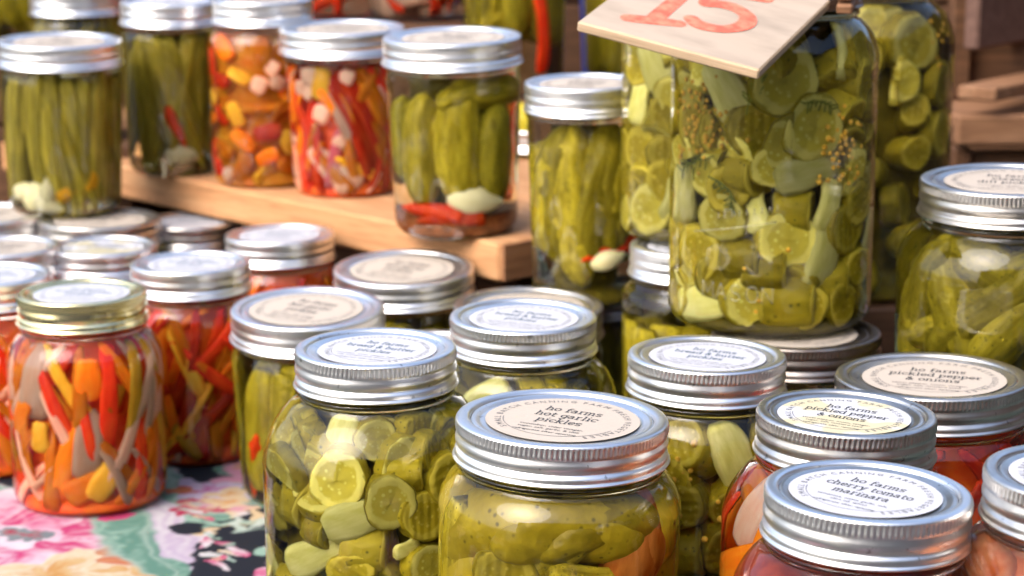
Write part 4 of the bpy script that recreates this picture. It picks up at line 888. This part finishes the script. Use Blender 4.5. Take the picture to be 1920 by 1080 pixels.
# blue tub glimpsed between the back jars
P = unproj(1163, 85, 1.95); Vt, Ft = lathe([(.030, 0), (.034, .004), (.040, .16), (.043, .162), (.0425, .166), (.038, .165), (.033, .01)], 40, close_bot=True, close_top=True)
zb = P[2] - .10
bl = link('plastic_tub', mesh('plastic_tub', Vt, Ft, [M('blue_plastic', (.03, .08, .42), .4)[0]]), None, Matrix.Translation((P[0], P[1], zb))); tag(bl, 'blue plastic tub showing as a sliver left of the price sign', 'tub')
crate('wooden_crate', (P[0], P[1], .001), (.11, .11, zb - .003), 0, (W_DARK, W_DARK), 'dark crate under the blue tub behind the jars')
# dark back wall of stacked crates
for i in range(5):
    crate('wooden_crate', (-.9 + i * .42, 2.02 - .02 * (i % 2), .001), (.41, .14, .44), 0, (W_DARK, W_DARK), ['tall dark crate at far left of the back of the stall', 'tall dark crate second from left at the back of the stall', 'tall dark crate in the middle of the back of the stall', 'tall dark crate second from right at the back of the stall', 'tall dark crate at far right of the back of the stall'][i])
# --- stepped crates at the right
def bar(c0, c1, up, wd, th_):             # an oriented board from c0 to c1
    d = norm(c1 - c0); s = norm(np.cross(d, up)); u = np.cross(s, d); return (c0 + c1) / 2, (wd, np.linalg.norm(c1 - c0), th_), np.stack([s, d, u], 1)
D0 = 1.46
rc = link('step_crate', None); c0 = unproj(1822, 222, D0); rc.matrix_basis = Matrix.Translation((c0[0], c0[1], .001)); tag(rc, 'brown wooden crate with a thick rim at right edge behind the dill jar', 'crate', 'wooden crates on the stall')
zr = c0[2]
q = B(); q.box((.16, .008, zr - .010), (.34, .016, .022), .002); q.build('rim', [W_MID], rc)
q = B(); q.box((.16, .09, zr - .006), (.338, .146, .010), .002); q.build('top_board', [W_MID], rc)
for xx_ in (-.003, .322):
    q = B(); q.box((xx_, .020, (zr - .024) / 2), (.014, .022, zr - .024), .002); q.build('post', [W_DARK], rc)
q = B()
for i in range(4): q.box((.16, .024, (zr - .026) * (i + .5) / 4), (.308, .010, (zr - .026) / 4 - .003), .0015)
q.build('front_panel', [W_MID], rc)
ub = B(); p0 = unproj(1830, 186, D0 - .005); p1 = p0 + np.array([.155, .20, .0]); cc, dd, rr = bar(p0 + np.array([0, 0, .004]), p1 + np.array([0, 0, .004]), np.array([0, 0, 1.0]), .030, .010)
ub.box(cc, dd, .0015, rr); o = ub.build('loose_board', [W_MID]); tag(o, 'loose brown board lying across the top of the thick rimmed crate', 'board')
uc = link('slatted_crate', None); c1 = unproj(1800, 190, D0 + .10); uc.matrix_basis = Matrix.Translation((c1[0], c1[1], zr + .001)); tag(uc, 'dark red brown crate of upright slats above the thick rimmed crate', 'crate', 'wooden crates on the stall')
q = B()
for i in range(6): q.box((.030 + i * .047, .02, .13), (.045, .010, .24), .0015)
q.build('slat_panel', [W_DARK], uc)
for xx_ in (.0, .31):
    q = B(); q.box((xx_, .012, .125), (.016, .02, .25), .002); q.build('post', [W_DARK], uc)
tl = B(); p0 = unproj(1824, -8, D0 + .03); d_ = norm(np.array([.155, .20, 0])); p1 = p0 + d_ * .26; cc, dd, rr = bar(p0, p1, np.array([d_[1], -d_[0], 0]), .080, .012); tl.box(cc, dd, .002, rr); o = tl.build('top_rail', [W_GREY], None)
o.parent = uc; o.matrix_parent_inverse = uc.matrix_basis.inverted()
# support for upper crate so it stands on something
# ------------------------------------------------------------------ embossed lettering on the big jar
def emboss(J, txt, px, py, size, slope=0.0, tick=False):
    th0, z0 = hit(J, px, py); V, Fc = font_mesh(txt, size); V = V.copy(); out = []
    for lift in (0.0006,):
        for v in V:
            a = th0 + v[0] / J.Rb; z = z0 + v[1] + slope * v[0]; R0 = float(np.interp(z, J.prof[3:, 1], J.prof[3:, 0])) + lift; out.append((R0 * math.cos(a), R0 * math.sin(a), z))
    return np.array(out), Fc
em = glass_mat('embossed_glass', (.98, .98, .93)); em.node_tree.nodes['Principled BSDF'].inputs['Roughness'].default_value = .18; em.node_tree.nodes['Principled BSDF'].inputs['Transmission Weight'].default_value = .93
def tube_text(J, strokes, th0, z0, name, mt=None, rt=.00042, off=.0001):
    Bd = B()
    for st_ in strokes:
        pts = []
        for (x, z) in st_:
            a = th0 + x / J.Rb; zz_ = z0 + z; R0 = float(np.interp(zz_, J.prof[3:, 1], J.prof[3:, 0])) + off; pts.append(np.array([R0 * math.cos(a), R0 * math.sin(a), zz_]))
        pts = np.array(pts); n = len(pts); k = 6; T = np.gradient(pts, axis=0); T /= np.linalg.norm(T, axis=1)[:, None]; V = []
        for p, t in zip(pts, T):
            e = norm(np.array([p[0], p[1], 0])); s = np.cross(t, e); 
            for j in range(k): V.append(p + rt * (math.cos(j * 1.0472) * e + math.sin(j * 1.0472) * s))
        Bd.add(V, [(i * k + j, i * k + (j + 1) % k, (i + 1) * k + (j + 1) % k, (i + 1) * k + j) for i in range(n - 1) for j in range(k)] + [tuple(range(k))[::-1], tuple((n - 1) * k + j for j in range(k))])
    o = link(name, mesh(name, Bd.v, Bd.f, [mt or em]), J.root); return o
def seg(x0, z0, x1, z1, n=5): return [(x0 + (x1 - x0) * i / n, z0 + (z1 - z0) * i / n) for i in range(n + 1)]
CAP = {'M': [seg(0, 0, 0, 1), seg(0, 1, .4, .3), seg(.4, .3, .8, 1), seg(.8, 1, .8, 0)], 'A': [seg(0, 0, .35, 1), seg(.35, 1, .7, 0), seg(.14, .35, .56, .35)], 'S': [arc(.32, .74, .28, .25, 30, 270, 8) + arc(.32, .25, .30, .25, 90, -150, 8)], 'O': [arc(.4, .5, .36, .5, 0, 360, 16)], 'N': [seg(0, 0, 0, 1), seg(0, 1, .65, 0), seg(.65, 0, .65, 1)]}
th0, z0 = hit(BIG, 1325, 552); x = 0; L = []; sz = .0082
for c in 'MASON':
    L += [[(x + a * sz, b * sz - .03 * x) for a, b in s] for s in CAP[c]]; x += sz * 1.0
tube_text(BIG, L, th0, z0, 'embossed_lettering')
def sprig(J, px, py, L, seed):
    g_ = np.random.default_rng(seed); th1, z1 = hit(J, px, py); st = []
    main = [(0, 0)]; a = g_.uniform(0, 6.28)
    for i in range(8): a += g_.normal(0, .35); main.append((main[-1][0] + L / 8 * math.cos(a), main[-1][1] + L / 8 * math.sin(a)))
    st.append(main)
    for i in range(2, 9):
        for sg_ in (-1, 1):
            b = a + sg_ * g_.uniform(.5, 1.1); l = L * g_.uniform(.12, .3); x0, y0 = main[i]; st.append([(x0 + l * t * math.cos(b), y0 + l * t * math.sin(b)) for t in (0, .5, 1)])
    o = tube_text(J, st, th1, z1, 'dill_sprig', V_['dill'], .00045, -.0035); return o
for a_ in ((1345, 290, .030, 1), (1400, 215, .026, 2), (1330, 330, .024, 3), (1500, 190, .02, 4)): sprig(BIG, *a_)
th0, z0 = hit(BIG, 1310, 432); L = [seg(0, 0, .046, .0085, 8)]
for i in range(9): L.append(seg(.016 + i * .0038, .0085 + i * .0007, .016 + i * .0038, .0115 + i * .0007, 2))
tube_text(BIG, L, th0, z0, 'measuring_marks')
# ------------------------------------------------------------------ price sign
s0 = 4.15; Dn = F / (s0 * 1000); u2 = np.array((342, 92)); v2 = np.array((157, -119)); uz, vz = -129.0, 324.0
to_w = lambda a: a[0] * RT - a[1] * UP + a[2] * FW
near = unproj(1424, 131, Dn); dl = 129 / s0 / 1000; dr_ = 324 / s0 / 1000; uu = near - unproj(1083, 40, Dn + dl); vv = unproj(1590, 8, Dn + dr_) - near
Ls = (np.linalg.norm(uu) + np.linalg.norm(vv)) / 2; ux = norm(uu); vx = norm(vv - ux * vv.dot(ux)); nx_ = np.cross(ux, vx)
if nx_[2] < 0: nx_ = -nx_
Lu, Lv = np.linalg.norm(uu), np.linalg.norm(vv); o0 = near - uu
sg = link('price_sign', None); sg.matrix_basis = mat4(np.stack([ux, vx, nx_], 1), o0); tag(sg, 'square plywood price sign hand painted with a red 15', 'sign')
q = B(); th_s = .0052; q.box((Lu / 2, Lv / 2, -th_s / 2), (Lu, Lv, th_s), .0008)
me_n = len(q.f); q.m = [1] * me_n; q.m[5] = 0; q.m[4] = 0
bd = q.build('board', [W_PLY, W_PLYE], sg)
P5 = [((.20, .18), (.30, .215), (.44, .262)), ((.315, .22), (.312, .45), (.318, .82)), ((.318, .82), (.27, .78), (.22, .70)), ((.70, .80), (.56, .765), (.435, .73)), ((.435, .73), (.445, .65), (.465, .575)), ((.465, .575), (.54, .605), (.62, .60), (.70, .55), (.735, .47), (.72, .39), (.66, .325), (.58, .305), (.52, .315), (.475, .35))]
def smooth_poly(p, n=6):
    p = np.array(p); out = []
    for i in range(len(p) - 1):
        a = p[max(0, i - 1)]; b = p[i]; c = p[i + 1]; d = p[min(len(p) - 1, i + 2)]
        for k in range(n): t = k / n; out.append(.5 * (2 * b + (c - a) * t + (2 * a - 5 * b + 4 * c - d) * t * t + (3 * b - a - 3 * c + d) * t ** 3))
    out.append(p[-1]); return np.array(out)
q = B()
for i, s in enumerate(P5):
    pts = smooth_poly(s) * np.array((Lu, Lv)); n = len(pts); T = np.gradient(pts, axis=0); T /= np.linalg.norm(T, axis=1)[:, None]; N = np.stack([-T[:, 1], T[:, 0]], 1)
    wv = .0042 * (1 + .07 * np.sin(np.arange(n) * .35 + i))[:, None]; z = .00025 + i * .00004
    cap = [(p[0], p[1], z) for p in pts + N * wv] + [(p[0], p[1], z) for p in pts - N * wv]; q.add(cap, [(n + k, n + k + 1, k + 1, k) for k in range(n - 1)])
    for e in (0, n - 1): q.add([(pts[e][0] + wv[e, 0] * math.cos(a * .524), pts[e][1] + wv[e, 0] * math.sin(a * .524), z + .00002) for a in range(12)], [tuple(range(12))])
q.build('painted_number', [RED_PAINT], sg)
# wooden clip that holds the sign to the jar's band
pc = o0 + uu * .99 + vv * .97; tgt = np.array(BIG.O) + BIG.R @ np.array([.034, -.029, BIG.h - .006])
cc, dd, rr = bar(pc + nx_ * .002, tgt, np.array([0, 0, 1.0]), .008, .005); q = B(); q.box(cc + np.array([0, 0, .0025]), dd, .001, rr); cc2 = cc - np.array([0, 0, .004]); q.box(cc2, dd, .001, rr); o = q.build('clothes_peg', [W_MID]); tag(o, 'small brown wooden clip gripping the right corner of the price sign', 'clip')
